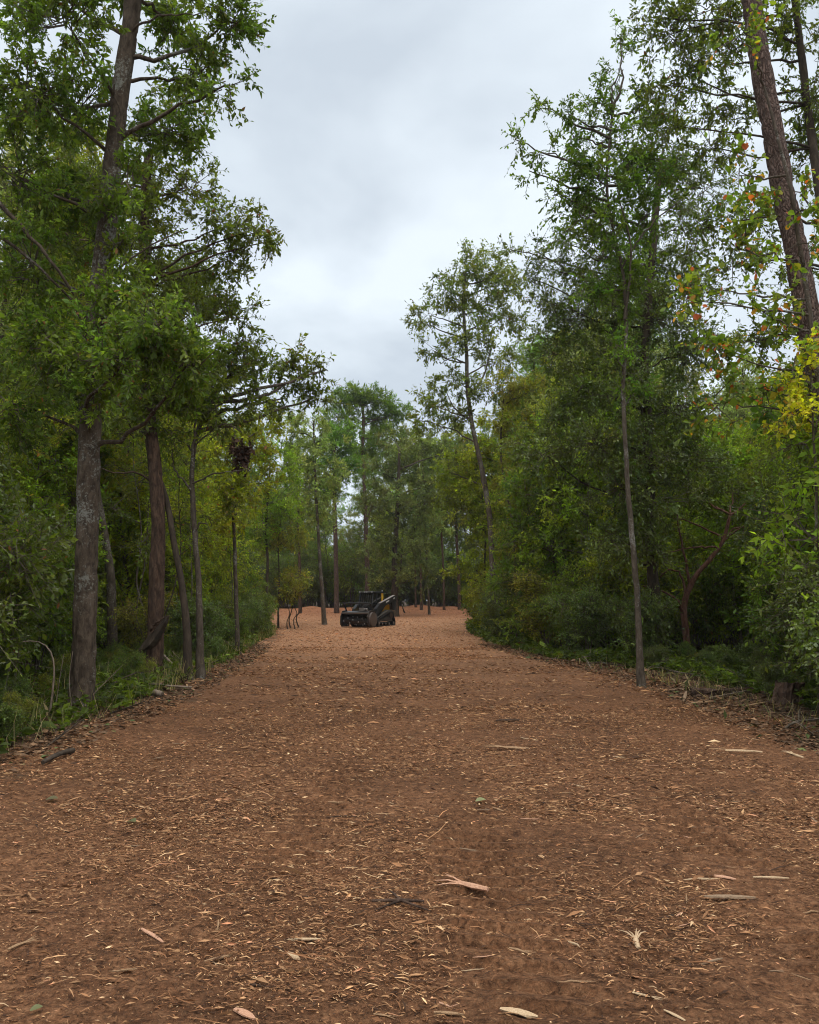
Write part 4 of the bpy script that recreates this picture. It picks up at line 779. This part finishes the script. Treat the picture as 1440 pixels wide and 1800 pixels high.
# larger splinters, one object each
def splinter_mesh(seed, kind):
    g = rng_(seed); mb = MB(); ln = 1.0
    if kind == 0:      # split sliver with ragged ends
        n = 6; xs = np.linspace(-.5, .5, n); p = np.c_[xs, .05 * np.sin(xs * 3 + seed) + g.normal(0, .012, n), .02 + g.normal(0, .01, n)]
        mb.tube(p, np.array([.012, .034, .045, .04, .03, .008]) * g.uniform(.7, 1.2), 5, 0, True, .15, seed)
    elif kind == 1:    # flat chip
        n = 5; xs = np.linspace(-.5, .5, n); wd = np.array([.03, .075, .085, .07, .02]) * g.uniform(.7, 1.2); zc = .02 + .03 * np.cos(xs * 2.5)
        v = np.concatenate([np.c_[xs, -wd + g.normal(0, .01, n), zc], np.c_[xs, wd + g.normal(0, .01, n), zc + .01], np.c_[xs, wd * .9, zc + .045], np.c_[xs, -wd * .9, zc + .04]])
        f = []
        for r_ in range(4):
            for i in range(n - 1): f.append([r_ * n + i, r_ * n + i + 1, ((r_ + 1) % 4) * n + i + 1, ((r_ + 1) % 4) * n + i])
        f += [[0, n, 2 * n, 3 * n], [n - 1, 4 * n - 1, 3 * n - 1, 2 * n - 1]]; mb.add(v, f)
    else:              # frayed: a thick end that splits into fibres
        mb.tube([(-.5, 0, .035), (-.2, .02, .045), (.05, .0, .045)], [.035, .05, .035], 6, 0, True, .12, seed)
        for i in range(5):
            e = np.array([.3 + .25 * g.random(), -.2 + .1 * i + g.normal(0, .03), .03 + .05 * g.random()])
            mb.tube([(0, -.02 + .01 * i, .045), e * np.array([.55, .5, 1]) + np.array([0, 0, .015]), e], [.018, .013, .004], 4)
    return mb
def wood_mat(name, a_, b_): return bark_mat(name, tuple(k_ * .7 for k_ in a_), a_, b_, 30, 1.0, bump=.4)
WM = [wood_mat('fresh_wood', (.50, .345, .20), (.66, .50, .33)), wood_mat('pink_wood', (.50, .27, .165), (.62, .39, .26)), wood_mat('tan_wood', (.30, .18, .095), (.46, .31, .18)), wood_mat('grey_wood', (.25, .165, .10), (.38, .27, .175)), wood_mat('dark_wood', (.06, .035, .022), (.12, .075, .05))]
SM = []
for i in range(15): SM.append(splinter_mesh(400 + i, (0, 0, 2, 0, 1)[i % 5]).mesh('wood_splinter', [WM[(0, 1, 2, 2, 3, 4, 2, 0)[i % 8]]], False))
cnt = 0
while cnt < 250:
    y = float(g.uniform(3.1, 7.5) if cnt < 120 else g.uniform(7, 26)); x = float(g.uniform(max(xl(y), -y * .5), min(xr(y), y * .5)))
    s = float(np.clip(.085 * math.exp(g.normal(0, .35)) * (1 + y * .03), .05, .17))
    o = link('wood_splinter', SM[int(g.integers(15))], None, (x, y, float(hz(x, y)) + .002)); o.rotation_euler = (g.normal(0, .12), g.normal(0, .12), g.normal(0, 1.0)); o.scale = (s, s * g.uniform(.6, 1.1), s * g.uniform(.6, 1))
    tag(o, 'loose shred of split wood lying on the brown mulch, one of many', 'wood chip', 'loose wood shreds strewn over the mulch'); cnt += 1
def debris(name, label, px, py, ang, ln, kind, wm, seed, cat='wood chip', wscale=1.0):
    p = G(px, py); me = splinter_mesh(seed, kind).mesh(name, [WM[wm]], False)
    o = link(name, me, None, (p[0], p[1], p[2] + .004)); o.rotation_euler = (0, 0, R(ang)); o.scale = (ln, ln * wscale, ln * (.7 if wscale < 1.25 else 1.1)); return tag(o, label, cat)
debris('frayed_splinter', 'pinkish splinter with a splayed, frayed end among the track ridges', 815, 1562, 148, .30, 2, 1, 501, 'wood chip', 1.5)
debris('frayed_splinter', 'short pale splinter with a frayed top, standing out on bare soil', 1118, 1650, 82, .22, 2, 0, 502, 'wood chip', 1.3)
debris('wood_chunk', 'stubby pink wood chunk at the end of a straight stick', 1275, 1548, -35, .12, 1, 1, 503, 'wood chip', 1.6)
debris('straight_stick', 'thin straight pale stick touching the stubby pink chunk', 1235, 1550, 2, .22, 0, 0, 504, 'stick', .6)
debris('flat_slat', 'flat weathered grey slat just below the stubby pink chunk', 1284, 1583, -4, .27, 1, 3, 505, 'wood chip', .7)
debris('flat_slat', 'pale narrow slat above the weathered grey slat', 1356, 1547, -6, .2, 1, 0, 506, 'wood chip', .6)
debris('wood_chunk', 'thick pale wood chunk cut by the bottom of the picture, the largest one', 912, 1786, -25, .15, 1, 0, 507, 'wood chip', 2.0)
debris('wood_chunk', 'pink wood chunk at the bottom of the picture, under the twig-strewn middle', 430, 1786, -40, .12, 1, 1, 508, 'wood chip', 1.6)
debris('bark_curl', 'curled pale bark strip just past the end of the track ridges', 918, 1678, -35, .13, 2, 2, 509)
debris('pale_slat', 'short pale slat lying crosswise amid dense shreds', 532, 1650, 3, .17, 1, 0, 510, 'wood chip', .6)
debris('wood_chunk', 'small stout tan chunk below the short pale slat', 516, 1681, -50, .10, 1, 0, 511, 'wood chip', 1.6)
debris('dark_stick', 'dark short stick in the middle of the mulch', 600, 1434, 10, .3, 0, 4, 512, 'stick', .8)
debris('dark_stick', 'dark stick lying aslant in the twig-strewn middle', 490, 1548, -38, .17, 0, 4, 513, 'stick', .9)
debris('frayed_splinter', 'white root-like splinter at the mulch edge below the low glossy bush', 1395, 1328, 95, .36, 2, 0, 514)
debris('flat_slat', 'pale slat near the mulch edge below the rotten stump', 1308, 1326, -15, .36, 1, 0, 515, 'wood chip', .6)
debris('frayed_splinter', 'tan root-like splinter by itself at the picture side opposite the pink chunk', 42, 1665, 60, .16, 2, 2, 516)
debris('wood_chunk', 'pale chip at the bottom of the picture beside the bare soil', 1186, 1786, -55, .1, 1, 0, 517, 'wood chip', .8)
debris('frayed_splinter', 'long pale tangled splinter in the upper middle of the mulch', 890, 1318, 165, .5, 2, 2, 518)
debris('dark_stick', 'dark lump of shredded bark half buried in the upper mulch', 893, 1269, 5, .32, 1, 4, 519, 'bark', 1.3)
# branching dark twig
p = G(722, 1600); mb = MB(); mb.tube([(-.2, .02, .02), (-.05, 0, .03), (.07, 0, .025)], [.007, .01, .006], 6); mb.tube([(-.05, 0, .03), (.02, -.07, .03), (.1, -.12, .02)], [.008, .006, .003], 5); mb.tube([(-.05, 0, .03), (-.11, -.06, .03), (-.18, -.11, .02)], [.008, .006, .003], 5); mb.tube([(-.05, 0, .03), (-.09, .1, .03), (-.11, .17, .02)], [.008, .006, .003], 5)
tag(link('branched_twig', mb.mesh('branched_twig', [M_RED], True), None, p), 'dark twig with four spread arms beside the pinkish frayed splinter', 'twig')
# dropped green leaves
def dropleaf(px, py, sz, ang, col, label):
    p = G(px, py); g = rng_(int(px)); mb = MB(); n = 7; xs = np.linspace(0, 1, n); wd = .34 * np.sin(np.pi * np.clip(xs * .93 + .04, 0, 1)) ** .8
    zc = .06 * np.sin(xs * 3); v = np.concatenate([np.c_[xs, wd, zc + wd * .35], np.c_[xs, 0 * xs, zc], np.c_[xs, -wd, zc + wd * .25]]) * sz
    mb.add(v, [[r_ * n + i, r_ * n + i + 1, (r_ + 1) * n + i + 1, (r_ + 1) * n + i] for r_ in range(2) for i in range(n - 1)], 0, np.array(col))
    o = link('fallen_leaf', mb.mesh('fallen_leaf', [M_LEAF], True, True), None, (p[0], p[1], p[2] + .015)); o.rotation_euler = (.15, -.12, R(ang)); tag(o, label, 'leaf')
dropleaf(836, 1411, .085, 10, (.33, .36, .17), 'pale green fallen leaf lying alone in the middle of the mulch')
dropleaf(226, 1444, .09, -40, (.15, .15, .07), 'dull green fallen leaf on the mulch in line with the vine-clad tree')
dropleaf(80, 1405, .10, 0, (.18, .175, .085), 'dull green fallen leaf near the dark branch at the edge by the oak')
dropleaf(52, 1786, .045, 30, (.2, .22, .10), 'small green leaf bit in the bottom corner of the mulch')

# ------------------------------------------------------------------ logs, stump, leaning slab, nest
p0, p1 = G(215, 1219), G(285, 1226); mb = MB(); q = smoothpath([p0 + [0, 0, .06], (p0 + p1) / 2 + [0, .05, .08], p1 + [0, 0, .05]], 12) - p0; mb.tube(q, np.linspace(.062, .045, 12), 12, 0, True, .08, 3)
tag(link('fallen_log', mb.mesh('fallen_log', [M_DEAD], True), None, p0), 'pale barkless log lying at the mulch edge before the vine-clad tree', 'log')
p0, p1 = G(75, 1345), G(128, 1326); mb = MB(); q = smoothpath([p0 + [0, 0, .03], (p0 + p1) / 2 + [0, .03, .06], p1 + [0, 0, .05]], 12) - p0; mb.tube(q, np.linspace(.022, .03, 12), 8, 0, True, .1, 4)
tag(link('fallen_branch', mb.mesh('fallen_branch', [M_DARK], True), None, p0), 'dark branch lying at the mulch edge by the foot of the oak', 'branch')
p0 = G(245, 1150); D0 = p0[1] - .6; a_ = P(240, 1150, 16.4); b_ = P(297, 1082, 16.0); mb = MB(); q = smoothpath([a_, (a_ + b_) / 2 + [0, 0, -.12], b_], 8) - p0; mb.tube(q, [.03, .07, .1, .12, .11, .09, .07, .015], 7, 0, True, .25, 6)
tag(link('broken_bark', mb.mesh('broken_bark', [M_DARK], False), None, p0), 'dark broken slab of wood leaning aslant across the vine-clad trunk', 'dead wood')
a_, b_ = G(340, 1196), G(285, 1178); mb = MB(); q = smoothpath([a_ + [0, 0, .04], (a_ + b_) / 2 + [0, 0, .14], b_ + [0, 0, .35]], 12) - a_; mb.tube(q, np.linspace(.03, .025, 12), 8, 0, True, .1, 7)
tag(link('fallen_branch', mb.mesh('fallen_branch', [M_DEAD], True), None, a_), 'pale crooked branch lying between the vine-clad trunk and the thin stems', 'branch')
# bent dead stems by the oak
for i, (pts, r_, lb) in enumerate((([(85, 1270), (93, 1210), (95, 1172), (90, 1148), (78, 1133), (60, 1127), (40, 1128)], .016, 'pale dead stem bent over like a hook beside the oak'), ([(95, 1260), (104, 1200), (112, 1150)], .008, 'thin upright dead stem between the hooked stem and the oak'), ([(128, 1262), (122, 1190), (128, 1145)], .008, 'thin dead stem right in front of the oak trunk'), ([(145, 1250), (165, 1220), (195, 1190), (215, 1170)], .01, 'thin dead stem slanting away from the oak foot'))):
    b_ = G(*pts[0]); q = np.array([b_] + [P(x_, y_, b_[1] - .1) for x_, y_ in pts[1:]]) - b_; mb = MB(); mb.tube(smoothpath(q, 14), np.linspace(r_, r_ * .4, 14), 6)
    tag(link('dead_stalk', mb.mesh('dead_stalk', [M_DEAD], True), None, b_), lb, 'dead stem')
def stump(px, py, r_, h, label, seed, lean=0):
    p = G(px, py); g = rng_(seed); k = 18; mb = MB(); a = np.arange(k) / k * 6.283; rings = []
    for i, z in enumerate(np.linspace(-.05, h, 6)):
        rr = r_ * (1.35 - .35 * min(1, i / 2)) * (1 + .16 * np.sin(5 * a + seed) + g.normal(0, .07, k)); zz_ = z + (g.uniform(-.1, .12, k) * h if i == 5 else 0)
        rings.append(np.c_[rr * np.cos(a) + lean * z, rr * np.sin(a), np.full(k, 0.) + zz_])
    rings.append(rings[-1] * np.array([.55, .55, .6])); v = np.concatenate(rings)
    mb.add(v, [[i * k + j, i * k + (j + 1) % k, (i + 1) * k + (j + 1) % k, (i + 1) * k + j] for i in range(6) for j in range(k)]); mb.add(np.vstack([rings[-1], rings[-1].mean(0)]), [[j, (j + 1) % k, k] for j in range(k)])
    return tag(link('rotten_stump', mb.mesh('rotten_stump', [M_RED], False), None, p), label, 'stump')
stump(1382, 1236, .19, .3, 'rotten reddish stump before the bushes under the leaning pine', 5, .2)
stump(1240, 1222, .22, .1, 'low crumbling stump flush with the mulch near the slender tree', 9)
for i, (px, py, an, ln, wm, lb) in enumerate(((1203, 1230, 60, .42, 3, 'broken slab of pale bark tilted by the low stump'), (1228, 1237, 5, .5, 2, 'split plank-like wood piece lying before the low stump'), (1188, 1214, 10, .4, 3, 'grey bark piece between the slender tree and low stump'), (1290, 1218, -8, .9, 4, 'long dark rotten limb between the two stumps'), (1330, 1240, 20, .5, 2, 'tan broken limb before the rotten stump'))):
    o = debris('wood_piece', lb, px, py, an, ln, 1, wm, 530 + i, 'dead wood', .8); o.rotation_euler[1] = -.5 if i == 0 else -.1
p0, p1 = G(1140, 1158), G(1185, 1160); mb = MB(); mb.tube(np.array([p0 + [0, 0, .05], (p0 + p1) / 2 + [0, 0, .07], p1 + [0, 0, .05]]) - p0, [.03, .035, .02], 8)
tag(link('fallen_stick', mb.mesh('fallen_stick', [M_PEELED], True), None, p0), 'orange peeled stick lying behind the slender tree', 'stick')
g = rng_(404); BR = []
for i in range(4):
    mb = MB(); q = smoothpath([(-.5, 0, .02), (-.1, .05 * g.normal(), .06), (.25, .06 * g.normal(), .1), (.55, .1 * g.normal(), .13)], 9); mb.tube(q, np.linspace(.02, .005, 9), 6, 0, True, .1, i)
    for j in range(4):
        a0 = q[3 + j]; mb.tube([a0, a0 + np.array([.14, .12 * (-1) ** j, .05]), a0 + np.array([.26, .2 * (-1) ** j + .05 * g.normal(), .06])], [.008, .006, .002], 4)
    BR.append(mb.mesh('snapped_branch', [(M_DEAD, M_TWIG, M_DARK, M_DEAD)[i]], True))
for i in range(34):
    lft = i % 2 == 0; y = 8.8 + 15 * (i // 2) / 16 + float(g.uniform(-.3, .3)); x = float(xl(y) - g.uniform(-.3, 1.6)) if lft else float(xr(y) + g.uniform(-.4, 1.8)); s_ = float(g.uniform(.5, 1.3))
    if not inview(x, y, 0): continue
    o = link('snapped_branch', BR[i % 4], None, (x, y, float(hz(x, y)) + .01)); o.rotation_euler = (g.normal(0, .2), -abs(g.normal(0, .35)), g.uniform(0, 6.28)); o.scale = (s_, s_, s_)
    tag(o, ('snapped twiggy branch in the edge litter by the oak, %s along' if lft else 'snapped twiggy branch in the edge litter near the stumps, %s along') % ORD[i // 2], 'branch', 'brush by the oak' if lft else 'brush near the stumps')
# ball of dead leaves caught in the branches
c0 = P(426, 800, 16.6); mb = MB(); g = rng_(66); n = 520; d = nz(g.normal(size=(n, 3))); ps = d * np.array([.09, .09, .12]) * (g.random(n) ** .5)[:, None] + np.array([(0, 0, 0), (.10, .02, .08), (-.05, 0, -.17), (-.16, 0, .10), (.05, .05, -.27), (-.1, 0, .22)])[g.choice(6, n, p=[.4, .2, .16, .1, .06, .08])]; ln = .10 * np.exp(g.normal(0, .25, n))
leaves(mb, g, ps, nz(d + g.normal(0, .8, (n, 3))), ln, ln * .3, colours(g, n, dict(dry=1, c=(.05, .028, .018), c2=(.11, .06, .035), v=.35)), .1)
tag(link('dead_leaf_clump', mb.mesh('dead_leaf_clump', [M_CHIP], False, True), None, c0), 'dark ball of dead leaves caught in the boughs of the forked tree', 'leaf clump')

# ================================================================== tracked loader with mulching head
CAR = dict(guard=plain('dusty_guard', (.085, .068, .06), .5, grime=.3), black=plain('black_paint', (.010, .011, .013), .28, grime=.05), steel=plain('worn_steel', (.03, .026, .024), .42, .3, grime=.35), yellow=plain('yellow_paint', (.75, .42, .02), .4, grime=.12), rubber=plain('track_rubber', (.010, .010, .011), .7, grime=.1),
           glass=plain('dark_glass', (.012, .014, .016), .08, grime=.1, spec=.8), grey=plain('grey_plate', (.2, .18, .165), .5, grime=.4), white=plain('white_decal', (.6, .6, .6), .5, grime=.1), fender=plain('grey_green_panel', (.05, .055, .05), .5, grime=.35), tooth=plain('bright_tooth', (.42, .42, .42), .35, .7, grime=.2), lens=plain('lamp_lens', (.35, .35, .34), .15, grime=.05))
pm = G(652, 1100); th = R(27); ang = math.atan2(-math.cos(th), -math.sin(th))
ld = link('track_loader', None, None, (P(655, 1098, 48.4)[0], 48.4, 0)); ld.location.z = float(hz(ld.location.x, ld.location.y, False)) + .01; ld.rotation_euler = (0, 0, ang); ld.scale = (.97, .97, .96)
tag(ld, 'black and yellow tracked loader with a forestry mulching head, parked on the mulch', 'track loader')
def part(name, build, m, parent=ld, bv=.012, sm=False):
    mb = MB(); build(mb); o = link(name, mb.mesh(name, [CAR[m]], sm), parent)
    if bv: bevel(o, bv)
    return o
TP = [(1.0, .1), (.9, .0), (-1.05, .0), (-1.2, .1), (-1.22, .28), (-.92, .80), (-.75, .9), (-.5, .88), (.9, .45), (1.03, .3)]
def offs(poly, d):
    p = np.array(poly); c_ = p.mean(0); n = len(p); o_ = []
    for i in range(n):
        e0 = nz(p[i] - p[i - 1]); e1 = nz(p[(i + 1) % n] - p[i]); nn = nz(np.array([e0[1], -e0[0]]) + np.array([e1[1], -e1[0]]))
        if nn @ (p[i] - c_) < 0: nn = -nn
        o_.append(p[i] + nn * d)
    return np.array(o_)
for sy in (1, -1):
    y0, y1 = sy * .50, sy * .93
    def belt(mb):
        o_, i_ = offs(TP, 0.0), offs(TP, -.05); n = len(TP)
        for q in range(n):
            r_ = (q + 1) % n; A = [(o_[q], y0), (o_[r_], y0), (o_[r_], y1), (o_[q], y1), (i_[q], y0), (i_[r_], y0), (i_[r_], y1), (i_[q], y1)]
            mb.add([(a[0], b, a[1]) for a, b in A], [[0, 1, 2, 3], [4, 7, 6, 5], [0, 4, 5, 1], [3, 2, 6, 7]])
    tk = part('track', belt, 'rubber', bv=0)
    lug = MB(); p = np.array(TP); n = len(p)
    for q in range(n):
        a, b = p[q], p[(q + 1) % n]; ln = np.linalg.norm(b - a); m_ = max(1, int(ln / .11))
        for j in range(m_):
            c_ = a + (b - a) * (j + .5) / m_; e = (b - a) / ln; nn = np.array([e[1], -e[0]]); nn = nn if nn @ (c_ - p.mean(0)) > 0 else -nn
            c_ = c_ + nn * .014; lug.box((c_[0], (y0 + y1) / 2, c_[1]), (.05, .40, .03), 0, [[e[0], 0, nn[0]], [0, 1, 0], [e[1], 0, nn[1]]])
    link('tread', lug.mesh('tread', [CAR['rubber']]), tk)
    for (x_, z_, r_) in ((.82, .2, .15), (.42, .15, .1), (.0, .15, .1), (-.42, .15, .1), (-1.0, .17, .12)):
        w_ = part('road_wheel', lambda mb: mb.cyl((x_, y0 * 1.04, z_), (x_, y1 * .985, z_), r_, 20), 'black', tk, .01); part('hub', lambda mb: mb.cyl((x_, y1 * .985, z_), (x_, y1 * 1.0, z_), r_ * .4, 12), 'grey', w_ if False else tk, 0)
    part('sprocket', lambda mb: mb.cyl((-.72, y0 * 1.04, .64), (-.72, y1 * .97, .64), .2, 18), 'steel', tk, .01)
    part('track_frame', lambda mb: mb.prism([(.78, .28), (-.95, .28), (-.78, .6), (-.6, .66), (.75, .38)], y0 * 1.1, y1 * .93), 'black', tk)
    part('fender', lambda mb: mb.prism([(1.0, .5), (-.45, .93), (-.95, .93), (-.95, .97), (-.42, .97), (1.0, .55)], sy * .50, sy * .90), 'fender')
    part('side_panel', lambda mb: mb.prism([(.95, .55), (-.5, .98), (-1.0, .98), (-1.0, 1.3), (-.2, 1.22), (.55, 1.0), (.95, .78)], sy * .44, sy * .62), 'yellow')
    part('arm_tower', lambda mb: mb.prism([(-1.0, .98), (-1.45, .9), (-1.52, 1.62), (-1.3, 1.7), (-1.02, 1.45)], sy * .60, sy * .80), 'black')
    am = part('lift_arm', lambda mb: mb.prism([(-1.58, 1.84), (-1.62, 1.62), (-1.2, 1.52), (.25, 1.14), (.68, .92), (1.0, .42), (1.2, .46), (.98, 1.05), (.55, 1.36), (-1.3, 1.86)], sy * .64, sy * .84), 'black')
    part('arm_top_strip', lambda mb: mb.prism([(-1.35, 1.876), (.5, 1.392), (.5, 1.375), (-1.35, 1.861)], sy * .645, sy * .835), 'grey', am, 0)  # thin paler strip along the top edge of the lift arm
    part('decal', lambda mb: mb.prism([(-.55, 1.50), (-.15, 1.39), (-.15, 1.47), (-.55, 1.58)], sy * .838, sy * .845), 'white', am, 0)
    part('decal', lambda mb: mb.prism([(-1.25, 1.66), (-1.1, 1.62), (-1.1, 1.70), (-1.25, 1.74)], sy * .838, sy * .845), 'white', am, 0)
    part('pivot_pin', lambda mb: mb.cyl((-1.45, sy * .60, 1.58), (-1.45, sy * .88, 1.58), .05, 14), 'steel', am, 0)
    part('lift_cylinder', lambda mb: (mb.cyl((-1.2, sy * .71, 1.05), (-.9, sy * .71, 1.3), .05, 12), mb.cyl((-.9, sy * .71, 1.3), (-.7, sy * .71, 1.42), .028, 12)), 'steel')
part('chassis', lambda mb: mb.prism([(.95, .3), (-1.15, .26), (-1.3, .5), (-1.3, .95), (.7, .95), (1.0, .7)], -.47, .47), 'black')
part('engine_hood', lambda mb: mb.prism([(-1.5, .9), (-1.55, 1.45), (-1.4, 1.6), (-.45, 1.66), (-.45, .9)], -.55, .55), 'black', bv=.04)
for i in range(5): part('vent_slat', lambda mb: mb.box((-1.56, 0, 1.02 + i * .08), (.03, .7, .03)), 'grey', bv=0)
cab = part('cab', lambda mb: mb.prism([(.82, .62), (.86, 1.2), (.66, 2.0), (-.4, 2.0), (-.48, 1.2), (-.45, .62)], -.44, .44), 'glass', bv=.03)
for sy in (1, -1):
    part('front_pillar', lambda mb: mb.tube([(.86, sy * .45, .62), (.90, sy * .45, 1.2), (.70, sy * .45, 2.02)], .035, 8), 'black', cab, 0)
    part('rear_pillar', lambda mb: mb.prism([(-.28, 1.3), (-.26, 2.0), (-.47, 2.0), (-.53, 1.3)], sy * .442, sy * .475), 'yellow', cab, .01)
    part('side_window_frame', lambda mb: (mb.box((.25, sy * .45, 1.27), (1.2, .05, .05)), mb.box((.28, sy * .45, 1.65), (.03, .03, .72))), 'black', cab, 0)
part('door_bar', lambda mb: (mb.box((.92, 0, .98), (.04, .86, .07)), mb.box((.70, 0, 1.98), (.05, .9, .05))), 'black', cab, .008)
for i in range(5): part('door_bar', lambda mb: mb.tube([(.895, -.3 + i * .15, .98), (.915, -.3 + i * .15, 1.25), (.73, -.3 + i * .15, 1.96)], .009, 6), 'steel', cab, 0)
rf_ = part('cab_roof', lambda mb: mb.prism([(.84, 2.0), (.80, 2.07), (-.5, 2.10), (-.56, 2.0)], -.50, .50), 'black', cab, .02)
for y_ in (-.42, -.08, .06, .42): part('work_lamp', lambda mb: mb.box((.83, y_, 2.05), (.06, .09, .07)), 'lens', cab, .01)
part('beacon', lambda mb: mb.cyl((-.4, .44, 2.08), (-.4, .44, 2.17), .05, 14), 'lens', cab, 0)
part('exhaust_pipe', lambda mb: mb.tube([(-1.2, -.35, 1.55), (-1.2, -.35, 1.85), (-1.28, -.35, 1.95)], .04, 12), 'steel', bv=0)
# mulching head
hd = part('mulcher_housing', lambda mb: (mb.prism([(1.25, .12), (1.25, .78), (1.45, .92), (1.95, .86), (2.05, .74), (1.95, .70), (1.5, .78), (1.38, .6), (1.38, .12)], -.88, .88)), 'black')
part('mid_bar', lambda mb: mb.box((2.06, 0, .80), (.09, 1.78, .08)), 'guard', hd)
rot_ = part('rotor_drum', lambda mb: mb.cyl((1.78, -.84, .34), (1.78, .84, .34), .19, 24), 'black', hd, 0)
for i in range(22):
    a = i * 2.39996; y_ = -.8 + 1.6 * i / 21
    e = np.array([math.cos(a), math.sin(a)])
    def tooth(mb):
        cx, cz_ = 1.78 + e[0] * .225, .34 + e[1] * .225
        mb.box((cx, y_, cz_), (.09, .055, .07), 0, [[e[0], 0, -e[1]], [0, 1, 0], [e[1], 0, e[0]]], .7)
    part('tooth', tooth, 'tooth', rot_, 0)
for i in range(11): part('tooth_holder', lambda mb: mb.cyl((1.78, -.78 + i * .156, .34), (1.78, -.75 + i * .156, .34), .225, 18), 'steel', rot_, 0)
for sy in (1, -1):
    part('end_plate', lambda mb: mb.prism([(1.22, .05), (1.3, .88), (1.55, .98), (2.0, .92), (2.2, .62), (2.22, .22), (2.05, .0), (1.4, .0)], sy * .885, sy * .93), 'steel' if sy > 0 else 'black', hd)
    part('guard_post', lambda mb: mb.tube([(1.55, sy * .88, .92), (1.72, sy * .90, 1.15), (1.88, sy * .92, 1.36)], .045, 10), 'black', hd, 0)
    part('skid_shoe', lambda mb: mb.prism([(1.3, .0), (2.0, .0), (2.15, .14), (2.12, .16), (1.95, .03), (1.3, .03)], sy * .84, sy * .97), 'steel', hd, 0)
k = 20; gp = [(1.72 + .40 * math.cos(q / k * 6.283) * (1 if math.cos(q / k * 6.283) > 0 else 1.1), .44 + .42 * math.sin(q / k * 6.283)) for q in range(k)]
part('belt_guard', lambda mb: mb.prism(gp, .932, 1.05), 'guard', hd, .03)
part('guard_top_bar', lambda mb: mb.tube([(1.88, -.95, 1.36), (1.92, -.4, 1.39), (1.92, .4, 1.39), (1.88, .95, 1.36)], .045, 10), 'black', hd, 0)
for i in range(3): part('guard_strut', lambda mb: mb.tube([(1.55, -.45 + i * .45, .92), (1.74, -.45 + i * .45, 1.15), (1.9, -.45 + i * .45, 1.37)], .016, 8), 'steel', hd, 0)
part('coupler_plate', lambda mb: mb.prism([(1.08, .3), (1.24, .3), (1.24, .95), (1.02, .95)], -.55, .55), 'steel')
part('hydraulic_motor', lambda mb: (mb.box((1.5, .15, 1.0), (.24, .34, .2)), mb.cyl((1.5, .32, 1.0), (1.5, .5, 1.0), .09, 16)), 'grey', hd)
for i in range(3): part('hydraulic_hose', lambda mb: mb.tube(smoothpath([(1.5, .1 + i * .1, 1.08), (1.25, .2 + i * .1, 1.3), (.95, .35 + i * .08, 1.1), (.7, .5, .85)], 12), .022, 8), 'rubber', hd, 0)

# ================================================================== damp air
hm, t, o = mat('damp_air'); pv = N(t, 'ShaderNodeVolumePrincipled'); pv.inputs['Color'].default_value = (.88, .92, .95, 1); pv.inputs['Density'].default_value = .0003; pv.inputs['Anisotropy'].default_value = .1; L(t, pv.outputs[0], o.inputs['Volume'])
mb = MB(); mb.box((0, 230, 14.5), (860, 580, 33)); hz_ = link('haze', mb.mesh('haze', [hm])); hz_['kind'] = 'stuff'
